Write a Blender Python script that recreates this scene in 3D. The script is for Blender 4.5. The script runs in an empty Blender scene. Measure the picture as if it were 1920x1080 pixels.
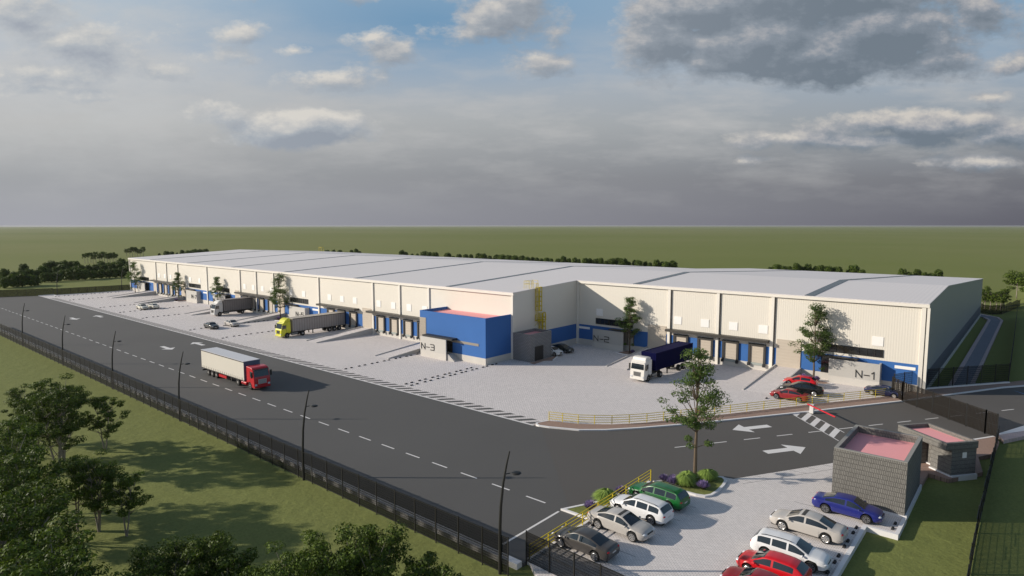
import bpy, math, random
import numpy as np
R = math.radians
S = bpy.context.scene
COL = S.collection
PI = math.pi
OFF = {}

# ------------------------------------------------------------------ mesh helpers
class MB:
    def __init__(s):
        s.v = []; s.f = []; s.m = []
    def add(s, vs, fs, m=0):
        o = len(s.v); s.v.extend([tuple(p) for p in vs])
        for f in fs:
            s.f.append([i + o for i in f]); s.m.append(m)
    def box(s, x0, x1, y0, y1, z0, z1, m=0):
        s.add([(x0,y0,z0),(x1,y0,z0),(x1,y1,z0),(x0,y1,z0),(x0,y0,z1),(x1,y0,z1),(x1,y1,z1),(x0,y1,z1)],
              [(0,3,2,1),(4,5,6,7),(0,1,5,4),(1,2,6,5),(2,3,7,6),(3,0,4,7)], m)
        return s
    def prism(s, poly, z0, z1, m=0):
        n = len(poly)
        a = sum(poly[i][0]*poly[(i+1)%n][1]-poly[(i+1)%n][0]*poly[i][1] for i in range(n))
        if a < 0: poly = poly[::-1]
        vs = [(x,y,z0) for x,y in poly]+[(x,y,z1) for x,y in poly]
        fs = [list(range(n))[::-1], list(range(n,2*n))]+[(i,(i+1)%n,(i+1)%n+n,i+n) for i in range(n)]
        s.add(vs, fs, m); return s
    def sheet(s, poly, z, m=0):
        n = len(poly)
        a = sum(poly[i][0]*poly[(i+1)%n][1]-poly[(i+1)%n][0]*poly[i][1] for i in range(n))
        if a < 0: poly = poly[::-1]
        s.add([(x,y,z) for x,y in poly], [list(range(n))], m); return s
    def xprism(s, poly, y0, y1, m=0):          # polygon in (x,z) pushed along y
        n = len(poly)
        vs = [(x,y0,z) for x,z in poly]+[(x,y1,z) for x,z in poly]
        a = sum(poly[i][0]*poly[(i+1)%n][1]-poly[(i+1)%n][0]*poly[i][1] for i in range(n))
        fs = [list(range(n)), list(range(n,2*n))[::-1]]+[((i+1)%n,i,i+n,(i+1)%n+n) for i in range(n)]
        if a < 0: fs = [list(f)[::-1] for f in fs]
        s.add(vs, fs, m); return s
    def seg(s, a, b, w, h=None, m=0):          # square bar from a to b
        h = h or w
        a = np.array(a,float); b = np.array(b,float); d = b-a; d /= max(np.linalg.norm(d),1e-9)
        u = np.cross(d,(0,0,1.0))
        if np.linalg.norm(u) < 1e-3: u = np.array((1.0,0,0))
        u /= np.linalg.norm(u); n = np.cross(u,d)
        vs = []
        for p in (a,b):
            for i,j in ((-1,-1),(1,-1),(1,1),(-1,1)):
                vs.append(p+u*i*w/2+n*j*h/2)
        s.add(vs,[(0,1,2,3),(7,6,5,4),(0,4,5,1),(1,5,6,2),(2,6,7,3),(3,7,4,0)],m); return s
    def tube(s, pts, rad, n=8, m=0, cap=True):
        pts = [np.array(p,float) for p in pts]; o = len(s.v); k = len(pts)
        if not hasattr(rad,'__len__'): rad = [rad]*k
        pu = None
        for i,p in enumerate(pts):
            d = (pts[min(i+1,k-1)]-pts[max(i-1,0)]); d /= max(np.linalg.norm(d),1e-9)
            u = np.cross(d,(0,0,1.0)) if pu is None else pu-d*(pu@d)
            if np.linalg.norm(u) < 1e-3: u = np.cross(d,(1.0,0,0))
            u /= np.linalg.norm(u); w = np.cross(d,u); pu = u
            for j in range(n):
                t = 2*PI*j/n
                s.v.append(tuple(p+(u*math.cos(t)+w*math.sin(t))*rad[i]))
        for i in range(k-1):
            for j in range(n):
                a = o+i*n+j; b = o+i*n+(j+1)%n
                s.f.append([a,b,b+n,a+n]); s.m.append(m)
        if cap:
            s.f.append([o+j for j in range(n)][::-1]); s.m.append(m)
            s.f.append([o+(k-1)*n+j for j in range(n)]); s.m.append(m)
        return s
    def lathe_y(s, prof, cx, cy, cz, n=20, m=0):  # profile (y, r) turned about the y axis
        o = len(s.v); k = len(prof)
        for (y,r) in prof:
            for j in range(n):
                t = 2*PI*j/n; s.v.append((cx+r*math.cos(t),cy+y,cz+r*math.sin(t)))
        for i in range(k-1):
            for j in range(n):
                a = o+i*n+j; b = o+i*n+(j+1)%n
                s.f.append([a,b,b+n,a+n]); s.m.append(m)
        s.f.append([o+j for j in range(n)][::-1]); s.m.append(m)
        s.f.append([o+(k-1)*n+j for j in range(n)]); s.m.append(m)
        return s
    def ell(s, c, r, n=10, k=6, m=0, zmin=-1):
        o = len(s.v)
        for i in range(k+1):
            ph = -PI/2+PI*i/k
            for j in range(n):
                t = 2*PI*j/n
                s.v.append((c[0]+r[0]*math.cos(ph)*math.cos(t),c[1]+r[1]*math.cos(ph)*math.sin(t),c[2]+r[2]*max(math.sin(ph),zmin)))
        for i in range(k):
            for j in range(n):
                a = o+i*n+j; b = o+i*n+(j+1)%n
                s.f.append([a,b,b+n,a+n]); s.m.append(m)
        return s
    def build(s, name, mats, parent=None, world=True, smooth=None, bevel=None):
        if not isinstance(mats,(list,tuple)): mats = [mats]
        me = bpy.data.meshes.new(name)
        ox,oy,oz = OFF.get(parent.name,(0,0,0)) if (parent and world) else (0,0,0)
        me.from_pydata([(x-ox,y-oy,z-oz) for x,y,z in s.v],[],s.f)
        for m in mats: me.materials.append(m)
        if len(mats) > 1: me.polygons.foreach_set('material_index', s.m)
        if smooth:
            me.polygons.foreach_set('use_smooth',[True]*len(me.polygons))
            me.set_sharp_from_angle(angle=R(smooth))
        me.update()
        return link(name, me, parent, bevel)
def link(name, me, parent=None, bevel=None):
    o = bpy.data.objects.new(name, me); COL.objects.link(o)
    if parent:
        o.parent = parent; OFF[o.name] = OFF.get(parent.name,(0,0,0))
    if bevel:
        b = o.modifiers.new('bevel','BEVEL'); b.width = bevel; b.segments = 2; b.limit_method = 'ANGLE'; b.angle_limit = R(40)
    return o
def tag(o, label, cat=None, group=None, kind=None):
    if label: o['label'] = label
    if cat: o['category'] = cat
    if group: o['group'] = group
    if kind: o['kind'] = kind
    return o
def thing(name, label, cat, loc=(0,0,0), rz=0, group=None):
    o = bpy.data.objects.new(name, None); COL.objects.link(o); o.empty_display_size = .3
    o.location = loc; o.rotation_euler = (0,0,rz); OFF[o.name] = tuple(loc)
    return tag(o,label,cat,group)
def struct(name, mb, mat):
    o = mb.build(name, mat); o['kind'] = 'structure'; return o
def copy_tree(o, parent=None):
    c = o.copy(); COL.objects.link(c)
    if parent: c.parent = parent
    for ch in list(o.children): copy_tree(ch, c)
    return c

# ------------------------------------------------------------------ materials
def newmat(name):
    m = bpy.data.materials.new(name); m.use_nodes = True
    nt = m.node_tree; nt.nodes.clear(); return m, nt
class N:
    def __init__(s, nt): s.nt = nt
    def n(s, t, **kw):
        x = s.nt.nodes.new(t)
        for k,v in kw.items():
            if k.startswith('i_'):
                x.inputs[k[2:].replace('_',' ')].default_value = v
            else: setattr(x,k,v)
        return x
    def l(s, a, b): s.nt.links.new(a,b)
    def math(s, op, a, b=None, c=None, clamp=False):
        x = s.nt.nodes.new('ShaderNodeMath'); x.operation = op; x.use_clamp = clamp
        for i,q in enumerate((a,b,c)):
            if q is None: continue
            if isinstance(q,(int,float)): x.inputs[i].default_value = q
            else: s.l(q,x.inputs[i])
        return x.outputs[0]
    def vmath(s, op, a, b=None):
        x = s.nt.nodes.new('ShaderNodeVectorMath'); x.operation = op
        for i,q in enumerate((a,b)):
            if q is None: continue
            if isinstance(q,(tuple,list)): x.inputs[i].default_value = q
            else: s.l(q,x.inputs[i])
        return x.outputs['Value'] if op in ('LENGTH','DOT_PRODUCT') else x.outputs[0]
    def mix(s, fac, a, b):
        x = s.nt.nodes.new('ShaderNodeMix'); x.data_type = 'RGBA'
        for key,q in (('Factor',fac),('A',a),('B',b)):
            sock = [i for i in x.inputs if i.name==key and i.type==('VALUE' if key=='Factor' else 'RGBA')][0]
            if isinstance(q,(int,float)): sock.default_value = q
            elif isinstance(q,(tuple,list)): sock.default_value = (*q[:3],1)
            else: s.l(q,sock)
        return [o for o in x.outputs if o.type=='RGBA'][0]
    def noise(s, vec, scale, detail=4, rough=.55):
        x = s.n('ShaderNodeTexNoise'); x.inputs['Scale'].default_value = scale; x.inputs['Detail'].default_value = detail
        x.inputs['Roughness'].default_value = rough
        if vec is not None: s.l(vec,x.inputs['Vector'])
        return x.outputs['Fac']
    def ramp(s, fac, stops):
        x = s.n('ShaderNodeValToRGB'); e = x.color_ramp.elements
        while len(e) < len(stops): e.new(.5)
        for i,(p,c) in enumerate(stops):
            e[i].position = p; e[i].color = (*c,1)
        s.l(fac,x.inputs[0]); return x.outputs[0]
def P(name, col, rough=.6, var=.12, scale=.8, fine=0, fscale=30, bump=0, bscale=30, metal=0, coat=0, spec=.5, brick=None, wave=None, alpha=None, rnd=0):
    m, nt = newmat(name); q = N(nt)
    b = q.n('ShaderNodeBsdfPrincipled'); out = q.n('ShaderNodeOutputMaterial')
    b.inputs['Roughness'].default_value = rough; b.inputs['Metallic'].default_value = metal
    b.inputs['Coat Weight'].default_value = coat; b.inputs['Specular IOR Level'].default_value = spec
    tc = q.n('ShaderNodeTexCoord').outputs['Object']
    n1 = q.noise(tc,scale,5)
    f = q.math('MULTIPLY_ADD', q.math('SUBTRACT',n1,.5), 2.2*var, 1.0)
    if fine: f = q.math('ADD', f, q.math('MULTIPLY', q.math('SUBTRACT', q.noise(tc,fscale,3,.7), .5), 2*fine))
    h = None
    if rnd:
        gi = q.n('ShaderNodeNewGeometry').outputs['Random Per Island']
        f = q.math('ADD', f, q.math('MULTIPLY', q.math('SUBTRACT', gi, .5), 2*rnd))
    if brick:
        (bw,bh,mort,dark) = brick[:4]
        vec = tc
        if len(brick) > 4 and brick[4]==2:
            dp=q.vmath('DOT_PRODUCT',tc,(.78,-.63,0)); dp2=q.vmath('DOT_PRODUCT',tc,(.63,.78,0)); sx = q.n('ShaderNodeSeparateXYZ'); q.l(tc,sx.inputs[0]); cb = q.n('ShaderNodeCombineXYZ'); q.l(q.math('ADD',dp,dp2),cb.inputs[0]); q.l(sx.outputs[2],cb.inputs[1]); vec = cb.outputs[0]
        elif len(brick) > 4:                      # vertical faces: use (x+y, z)
            sx = q.n('ShaderNodeSeparateXYZ'); q.l(tc,sx.inputs[0])
            cb = q.n('ShaderNodeCombineXYZ'); q.l(q.math('ADD',sx.outputs[0],sx.outputs[1]),cb.inputs[0]); q.l(sx.outputs[2],cb.inputs[1]); vec = cb.outputs[0]
        br = q.n('ShaderNodeTexBrick'); q.l(vec,br.inputs['Vector'])
        br.inputs['Scale'].default_value = 1; br.inputs['Brick Width'].default_value = bw; br.inputs['Row Height'].default_value = bh
        br.inputs['Mortar Size'].default_value = mort; br.inputs['Mortar Smooth'].default_value = .2
        br.inputs['Color1'].default_value = (1.06,1.06,1.06,1); br.inputs['Color2'].default_value = (.92,.92,.92,1); br.inputs['Mortar'].default_value = (dark,)*3+(1,)
        sp = q.n('ShaderNodeSeparateColor'); q.l(br.outputs['Color'],sp.inputs[0])
        f = q.math('MULTIPLY', f, sp.outputs[0])
        h = br.outputs['Fac']; h = q.math('SUBTRACT',1.0,h)
    c = q.vmath('SCALE', tuple(col))
    q.l(f, c.node.inputs['Scale']); q.l(c, b.inputs['Base Color'])
    if wave:
        ax, per, dep = wave
        sx = q.n('ShaderNodeSeparateXYZ'); q.l(tc,sx.inputs[0])
        co = sx.outputs['XYZ'.index(ax[0])] if len(ax)==1 else q.math('ADD',sx.outputs[0],sx.outputs[1])
        h = q.math('MULTIPLY', q.math('SINE', q.math('MULTIPLY',co,2*PI/per)), .5)
        bp = q.n('ShaderNodeBump'); bp.inputs['Strength'].default_value = 1; bp.inputs['Distance'].default_value = dep
        q.l(h,bp.inputs['Height']); q.l(bp.outputs[0],b.inputs['Normal'])
    elif bump or brick:
        bp = q.n('ShaderNodeBump'); bp.inputs['Strength'].default_value = .6; bp.inputs['Distance'].default_value = bump or .01
        q.l(h if h is not None else q.noise(tc,bscale,4,.7), bp.inputs['Height']); q.l(bp.outputs[0],b.inputs['Normal'])
    if alpha: q.l(alpha(q,tc), b.inputs['Alpha'])
    q.l(b.outputs[0],out.inputs[0]); return m
def mesh_alpha(px, pz, wx, wz):
    def fn(q, tc):
        sx = q.n('ShaderNodeSeparateXYZ'); q.l(tc,sx.inputs[0])
        u = q.math('MULTIPLY_ADD', sx.outputs[1], .35, sx.outputs[0])
        a = q.math('LESS_THAN', q.math('FRACT', q.math('DIVIDE',u,px)), wx)
        b = q.math('LESS_THAN', q.math('FRACT', q.math('DIVIDE',sx.outputs[2],pz)), wz)
        return q.math('MAXIMUM',a,b)
    return fn

M = {}
M['cream'] = P('cream_cladding',(.72,.675,.60),.5,.03,.15,wave=('XY',.34,.009))
M['creamflat'] = P('cream_trim',(.78,.735,.665),.5,.03,.3)
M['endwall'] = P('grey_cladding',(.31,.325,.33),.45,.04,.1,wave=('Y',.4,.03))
M['endband'] = P('slate_band',(.075,.085,.115),.5,.05,.2,wave=('Z',.4,.03))
M['blue'] = P('blue_paint',(.048,.145,.40),.65,.06,.3,fine=.03,spec=.15)
M['concrete'] = P('concrete',(.56,.53,.49),.85,.10,.5,fine=.05,bump=.004)
M['rampconc'] = P('ramp_concrete',(.50,.48,.46),.9,.08,.5,fine=.05,bump=.004)
M['roof'] = P('roof_sheet',(.73,.685,.675),.55,.025,.05,wave=('X',.6,.008))
M['sky'] = P('skylight_strip',(.07,.09,.105),.25,.1,.3)
M['black'] = P('black_metal',(.018,.017,.016),.5,.1,2)
M['canopy'] = P('canopy_metal',(.045,.04,.034),.5,.1,1)
M['rubber'] = P('rubber',(.018,.018,.02),.8,.1,3)
M['beige'] = P('door_panel',(.50,.435,.36),.6,.04,.5,wave=('Z',.5,.012))
M['vent'] = P('white_louvre',(.86,.84,.82),.6,.04,1)
M['leveller'] = P('dock_plate',(.33,.36,.34),.6,.12,2)
M['glass'] = P('dark_glass',(.02,.022,.024),.08,.05,1,spec=.8)
M['wglass'] = P('window_pane',(.30,.27,.23),.12,.1,1,spec=.8)
M['clad'] = P('screen_cladding',(.47,.45,.42),.5,.04,.5,wave=('Z',.16,.02))
M['pinkroof'] = P('pink_membrane',(.86,.37,.38),.8,.05,.5,fine=.03)
M['block'] = P('split_block',(.215,.205,.19),.95,.14,.5,fine=.55,fscale=7,brick=(.13,.40,.024,.42,1),bump=.03)
M['blockr'] = P('split_block',(.215,.205,.19),.95,.14,.5,fine=.55,fscale=7,brick=(.13,.40,.024,.42,2),bump=.03)
M['block2'] = P('grey_block',(.26,.255,.26),.95,.08,.6,fine=.12,fscale=12,brick=(.5,.25,.045,.5,1),bump=.02)
M['cap'] = P('block_coping',(.28,.27,.25),.9,.15,3,fine=.2)
M['asph'] = P('asphalt',(.090,.0875,.086),.9,.10,.08,fine=.16,fscale=9,bump=.006,bscale=60)
M['asph2'] = P('asphalt_warm',(.092,.085,.080),.9,.08,.08,fine=.16,fscale=9,bump=.006,bscale=60)
M['paver'] = P('yard_pavers',(.76,.705,.69),.9,.05,.12,fine=.05,brick=(.42,.21,.022,.45),bump=.012)
M['parkpav'] = P('parking_pavers',(.76,.71,.69),.9,.05,.2,fine=.07,brick=(.30,.15,.016,.5),bump=.008)
M['brick'] = P('brick_path',(.36,.24,.19),.9,.08,.4,fine=.06,brick=(.24,.12,.012,.55),bump=.006)
M['drive'] = P('drive_pavers',(.20,.21,.25),.9,.05,.2,fine=.05,brick=(.4,.2,.014,.7),bump=.006)
M['pinkpav'] = P('pink_pavers',(.52,.42,.42),.9,.08,.4,fine=.06,brick=(.3,.15,.014,.6),bump=.006)
M['kerb'] = P('kerb_concrete',(.76,.74,.74),.8,.06,1,fine=.05)
M['white'] = P('white_paint',(.70,.68,.67),.7,.06,1.5,fine=.07)
M['blueline'] = P('blue_paint_line',(.10,.25,.50),.7,.08,1)
M['yellow'] = P('yellow_steel',(.60,.46,.025),.5,.05,2,spec=.3)
M['red'] = P('red_barrier',(.55,.015,.03),.4,.05,2)
M['soil'] = P('bed_soil',(.16,.095,.06),.95,.2,2,fine=.15,bump=.03,bscale=12)
M['fence'] = P('fence_mesh',(.006,.006,.006),.7,.1,2,spec=.12,alpha=mesh_alpha(.075,.2,.76,.14))
M['fence2'] = P('gate_mesh',(.016,.013,.010),.7,.1,2,spec=.12,alpha=mesh_alpha(.09,.25,.78,.10))
M['fence3'] = P('open_fence_mesh',(.006,.006,.006),.7,.1,2,spec=.12,alpha=mesh_alpha(.12,.3,.48,.14))
M['steel'] = P('grey_steel',(.22,.22,.22),.45,.1,3,metal=.6)
M['tyre'] = P('tyre',(.015,.015,.015),.85,.1,4)
M['rim'] = P('alloy_rim',(.62,.60,.58),.3,.05,4,metal=.7)
M['rimdark'] = P('dark_rim',(.22,.22,.23),.35,.05,4,metal=.6)
M['carglass'] = P('car_glass',(.012,.018,.024),.04,.05,1,spec=.9)
M['headlight'] = P('headlight_lens',(.62,.64,.68),.08,.05,2,spec=.8)
M['taillight'] = P('taillight_lens',(.50,.008,.012),.15,.05,2,spec=.8)
M['chassis'] = P('chassis',(.025,.023,.022),.7,.2,2)
M['plate'] = P('number_plate',(.6,.6,.58),.5,.05,2)
def paint(name, col, rough=.32): return P(name, col, rough, .02, .6, coat=.35)
PAINT = {k: paint(k+'_car_paint', c) for k,c in dict(silver=(.47,.44,.41), brown=(.062,.056,.052), white=(.74,.74,.75), green=(.006,.12,.022),
    blue=(.016,.022,.18), red=(.55,.006,.012), darkred=(.24,.010,.014), black=(.008,.008,.008), navy=(.015,.018,.06), charcoal=(.05,.048,.045), ivory=(.66,.63,.54), teal=(.02,.03,.032)).items()}
M['truckred'] = paint('red_cab_paint',(.50,.006,.012)); M['truckyel'] = paint('yellow_cab_paint',(.62,.60,.01)); M['truckwht'] = paint('white_cab_paint',(.70,.67,.63)); M['truckgry'] = paint('grey_cab_paint',(.50,.49,.48))
M['curtain'] = P('cream_curtain',(.62,.585,.51),.6,.04,.5,wave=('X',.5,.004)); M['curtaingrey'] = P('dusty_curtain',(.36,.32,.30),.7,.10,.8)
M['curtaindark'] = P('dark_curtain',(.20,.18,.175),.75,.14,.9); M['trailroof'] = P('trailer_roof',(.60,.60,.63),.5,.04,.5); M['trailroof2'] = P('dusty_roof',(.42,.38,.33),.7,.1,.6)
M['trailfront'] = P('trailer_front',(.09,.13,.20),.5,.1,1); M['container'] = P('navy_container',(.003,.004,.045),.7,.10,.8,spec=.06); M['bark'] = P('grey_bark',(.26,.225,.19),.95,.25,4,fine=.2,bump=.02,bscale=15)
M['barkd'] = P('brown_bark',(.13,.095,.065),.95,.25,4,fine=.2,bump=.02,bscale=15)

def leafmat(name, col, tr=.35, rnd=.35, hue=(1.35,1.15,.6)):
    m, nt = newmat(name); q = N(nt); out = q.n('ShaderNodeOutputMaterial')
    gi = q.n('ShaderNodeNewGeometry').outputs['Random Per Island']
    oi = q.n('ShaderNodeObjectInfo').outputs['Random']
    c2 = tuple(a*b for a,b in zip(col,hue))
    c = q.mix(gi, tuple(x*(1-rnd) for x in col), c2)
    sc = q.vmath('SCALE', c); q.l(q.math('MULTIPLY_ADD',oi,.3,.85), sc.node.inputs['Scale'])
    b = q.n('ShaderNodeBsdfPrincipled'); b.inputs['Roughness'].default_value = .6; b.inputs['Specular IOR Level'].default_value = .25
    t = q.n('ShaderNodeBsdfTranslucent'); mx = q.n('ShaderNodeMixShader'); mx.inputs[0].default_value = tr
    q.l(sc,b.inputs['Base Color']); q.l(sc,t.inputs['Color']); q.l(b.outputs[0],mx.inputs[1]); q.l(t.outputs[0],mx.inputs[2]); q.l(mx.outputs[0],out.inputs[0])
    return m
M['leaf'] = leafmat('olive_leaves',(.088,.140,.030),.25,.55,(1.35,1.25,.6)); M['leafg'] = leafmat('green_leaves',(.095,.165,.058),.4); M['leafh'] = leafmat('hedge_leaves',(.075,.125,.026),.3,.4)
M['lav'] = leafmat('lavender_flowers',(.30,.23,.42),.3,.4,(1.4,1.4,1.4)); M['tuft'] = leafmat('grass_blades',(.26,.42,.07),.35,.45,(1.8,1.45,2.4)); M['lavleaf'] = leafmat('lavender_leaves',(.06,.075,.05))

def grassmat():
    m, nt = newmat('grass'); q = N(nt); out = q.n('ShaderNodeOutputMaterial'); b = q.n('ShaderNodeBsdfPrincipled')
    tc = q.n('ShaderNodeTexCoord').outputs['Object']
    big = q.noise(tc,.012,4); mid = q.noise(tc,.35,5,.6); fin = q.noise(tc,5,4,.75)
    far = q.noise(tc,.0012,4,.6)
    c = q.mix(big,(.104,.146,.022),(.142,.182,.032))
    c = q.mix(q.math('MULTIPLY',q.math('SUBTRACT',mid,.35),1.6,clamp=True), c, (.122,.168,.024))
    c = q.mix(q.math('MULTIPLY_ADD',q.math('SUBTRACT',far,.5)  ,1.2,.55,clamp=True), c, (.235,.232,.10))
    sc = q.vmath('SCALE',c); q.l(q.math('MULTIPLY_ADD',q.math('SUBTRACT',fin,.5),1.0,1.0), sc.node.inputs['Scale'])
    q.l(sc,b.inputs['Base Color']); b.inputs['Roughness'].default_value = .95; b.inputs['Specular IOR Level'].default_value = .1
    bp = q.n('ShaderNodeBump'); bp.inputs['Strength'].default_value = .8; bp.inputs['Distance'].default_value = .07
    q.l(q.math('ADD',q.noise(tc,2.2,5,.7),q.math('MULTIPLY',q.noise(tc,.5,3),2.0)),bp.inputs['Height']); q.l(bp.outputs[0],b.inputs['Normal'])
    q.l(b.outputs[0],out.inputs[0]); return m
M['grass'] = grassmat()

# ------------------------------------------------------------------ ground, roads, paving
ZG = -.30
g = MB(); g.add([(-16000,-4000,ZG),(12000,-4000,ZG),(12000,24000,ZG),(-16000,24000,ZG)],[(0,1,2,3)])
struct('ground', g, M['grass'])
KO = [(-45.75,58.4),(-45.4,57.95),(-44.79,57.76),(-43.46,58.11),(-40.2,59.55),(-37.72,61.7),(-35.18,64.75),(-30.99,70.5),(-26.81,76.9),(-21.33,85.4),(-13.34,98.3)]
RP = [(-45.07,60.2),(-43.43,60.75),(-41.64,61.5),(-40.0,62.6),(-38.4,63.95),(-36.95,65.55),(-35.54,67.35),(-34.3,69.3),(-33.0,71.35),(-31.7,73.4),(-30.4,75.45),(-29.15,77.5),(-27.84,79.7),(-26.47,82.0),(-25.12,84.25),(-23.75,86.5),(-22.35,88.75),(-20.95,91.0),(-19.5,93.3),(-18.0,95.65),(-16.55,98.0),(-15.07,100.35)]
struct('main_road', MB().prism([(-290,32.95),(-26.9,32.95),(-26.9,41.45),(-28.5,41.45),(-29.5,42.3),(-44.4,57.7),(-262,57.6),(-266,51),(-272,40)],-.5,0), M['asph'])
struct('entry_road', MB().prism([(-47,57.59),(-33,42.32),(-33,40),(-26.9,40),(-20,50),(-14.85,68.04),(-13,71),(-10.5,75.9),(-3.2,88.4),(-2.66,89.7),(-.44,95.4),(10,113),(10,137),(-.93,119.5),(-3.26,116.3),(-10.3,106.2),(-13.34,98.3)]+KO[::-1][1:-2],-.6,-.004), M['asph2'])
struct('yard_paving', MB().prism([(-262,57.602),(-45.8,57.602),(-45.6,60.3)]+RP[1:]+[(-11.9,105),(-71.6,105),(-71.6,85.1),(-258.2,85.1)],-.5,.0), M['paver'])
z = MB()
x = -250.0
while x < -46.2:
    sh = 1.43; z.sheet([(x,57.97),(x+.9,57.97),(x+.9+sh,59.75),(x+sh,59.75)],.008); x += 1.78
struct('edge_hatching', z, M['asph'])
struct('edge_line', MB().sheet([(-255,57.61),(-45.6,57.61),(-45.6,57.86),(-255,57.86)],.005), M['white'])
struct('road_kerb', MB().box(-290,-27,32.35,32.94,-.4,.12), M['kerb'])
struct('far_kerb', MB().box(-262.6,-262.05,57.7,62,-.3,.14).box(-258.4,-258.05,62,85,-.3,.13).box(-262,-258.4,61.6,62,-.3,.138), M['kerb'])
def dashes(name, a, b, n, ln, gap, w, mat, z=.005):
    m = MB(); a = np.array(a); b = np.array(b); d = (b-a)/np.linalg.norm(b-a); nrm = np.array((-d[1],d[0]))
    for i in range(n):
        p = a+d*(ln+gap)*i; q_ = p+d*ln
        m.sheet([tuple(p-nrm*w/2),tuple(q_-nrm*w/2),tuple(q_+nrm*w/2),tuple(p+nrm*w/2)],z)
    return struct(name, m, mat)
dashes('lane_dashes',(-31.6,41.75),(-250,41.75),54,2.15,1.95,.17,M['white'])
dashes('lane_dashes',(-29.17,61.74),(-9.36,91.9),9,2.15,2.25,.16,M['white'])
dashes('lane_dashes',(-7.6,94.6),(4,112.3),4,2.15,2.25,.16,M['white'])
struct('stop_line', MB().sheet([(-29.86,34),(-29.66,34),(-29.66,41.2),(-29.86,41.2)],.005), M['white'])
def arrow(p, ang, L=5.0, W=2.7):
    c,s_ = math.cos(ang),math.sin(ang)
    sh = [(-L/2,-.42*W/2.7),(.12*L,-.42*W/2.7),(.12*L,-W/2),(L/2,0),(.12*L,W/2),(.12*L,.42*W/2.7),(-L/2,.42*W/2.7)]
    struct('lane_arrow', MB().sheet([(p[0]+a*c-b*s_,p[1]+a*s_+b*c) for a,b in sh],.006), M['white'])
arrow((-25.2,73.8), R(57+180), 5.2, 3.0); arrow((-19.75,68.8), R(57), 5.2, 3.0)
arrow((-190.5,49.0),0,5.0,2.6); arrow((-190.3,54.6),PI,5.0,2.6); arrow((-130.5,48.7),0,5.0,2.6); arrow((-130.3,54.6),PI,5.0,2.6)
# pedestrian crossing by the barrier
a = np.array((-23.0,82.6)); d = np.array((.70,-.713)); e_ = np.array((-.06,3.35)); n_ = np.array((.713,.70))
cw = MB()
for st_,ln in ((a,9.9),(a+e_+d*.35,9.3)):
    cw.sheet([tuple(st_-n_*.06),tuple(st_+d*ln-n_*.06),tuple(st_+d*ln+n_*.06),tuple(st_+n_*.06)],.004)
for s0,s1 in ((-.05,.85),(1.85,2.85),(3.9,4.88),(5.9,6.9),(7.9,8.9)):
    cw.sheet([tuple(a+d*s0+e_*.03),tuple(a+d*s1+e_*.03),tuple(a+d*s1+e_*.98),tuple(a+d*(max(s0,.8) if s0<0 else s0)+e_*.98)],.007)
struct('crosswalk', cw, M['white'])
# footpath along the yard with its kerb
def offset_in(o, w):
    out = []
    for i,p in enumerate(o):
        a_ = np.array(o[max(i-1,0)]); b_ = np.array(o[min(i+1,len(o)-1)]); d_ = b_-a_; d_ /= np.linalg.norm(d_)
        out.append((p[0]-d_[1]*w,p[1]+d_[0]*w))
    return out
KI = offset_in(KO,.28)
struct('footpath_kerb', MB().prism([(-45.2,60.2)]+KO+[(-13.0,99.0),(-13.3,99.2)]+KI[::-1]+[(-44.95,60.15)],-.3,.15), M['kerb'])
struct('footpath', MB().prism(KI+[(-13.4,99.2),(-15.07,100.6)]+[(x+.06,y-.1) for x,y in RP[::-1]],-.3,.13), M['brick'])
# car park paving, kerbs and joints
struct('car_park_paving', MB().prism([(-26.7,33.4),(-26.7,51.6),(-22.6,57.1),(-21.1,57.45),(-14.85,68.04),(-12.9,71.0),(-12.86,58.7),(-7.45,58.7),(-7.45,55.0),(-9.6,55.0),(-9.6,30),(-22,30)],-.4,.006), M['parkpav'])
struct('car_park_kerb', MB().box(-9.6,-9.3,30,54.95,-.3,.14).box(-9.3,-7.15,54.7,54.98,-.3,.14).box(-7.4,-7.12,54.98,58.65,-.3,.14).box(-26.98,-26.7,33.4,51.6,-.3,.13), M['kerb'])
j = MB()
def jl(p,q_,w=.035):
    p = np.array(p);q_=np.array(q_); d_=(q_-p)/np.linalg.norm(q_-p); n2=np.array((-d_[1],d_[0]))*w/2
    j.sheet([tuple(p-n2),tuple(q_-n2),tuple(q_+n2),tuple(p+n2)],.0095)
ed = np.array((6.25,10.6)); ed /= np.linalg.norm(ed); en = np.array((ed[1],-ed[0]))
jl((-20.0,56.9),(-12.95,68.75))
for i in range(7): 
    p = np.array((-20.9,57.75))+ed*2.1*i; jl(p,p+en*1.25+ed*.9)
for y in (43.2,45.9,48.6,51.3,54.0,56.7): jl((-15.2,y-.65),(-9.65 if y<55 else -7.5,y-.65))
for y in (38.9,42.9,46.2,49.3): jl((-26.6,y),(-21.2,y))
struct('paving_joints', j, M['rubber'])
# drive and grass strips on the right of the warehouse
struct('side_drive', MB().prism([(-9.05,113.5),(-7.2,116.5),(-7.1,200.5),(-8.2,206.5),(-12,211.5),(-40,214.5),(-40,210.5),(-13.2,208.4),(-10.2,205.0),(-9.05,200)],-.4,-.10), M['drive'])
struct('side_drive_edge', MB().prism([(-9.65,111.5),(-9.05,112.4),(-9.05,200),(-10.2,205),(-10.9,204.6),(-9.65,200)],-.4,.02).prism([(-7.2,115.3),(-6.7,116),(-6.6,201.0),(-7.7,207),(-11.8,212.4),(-12,211.5),(-8.2,206.5),(-7.1,200.5)],-.4,.02), M['pinkpav'])
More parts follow.
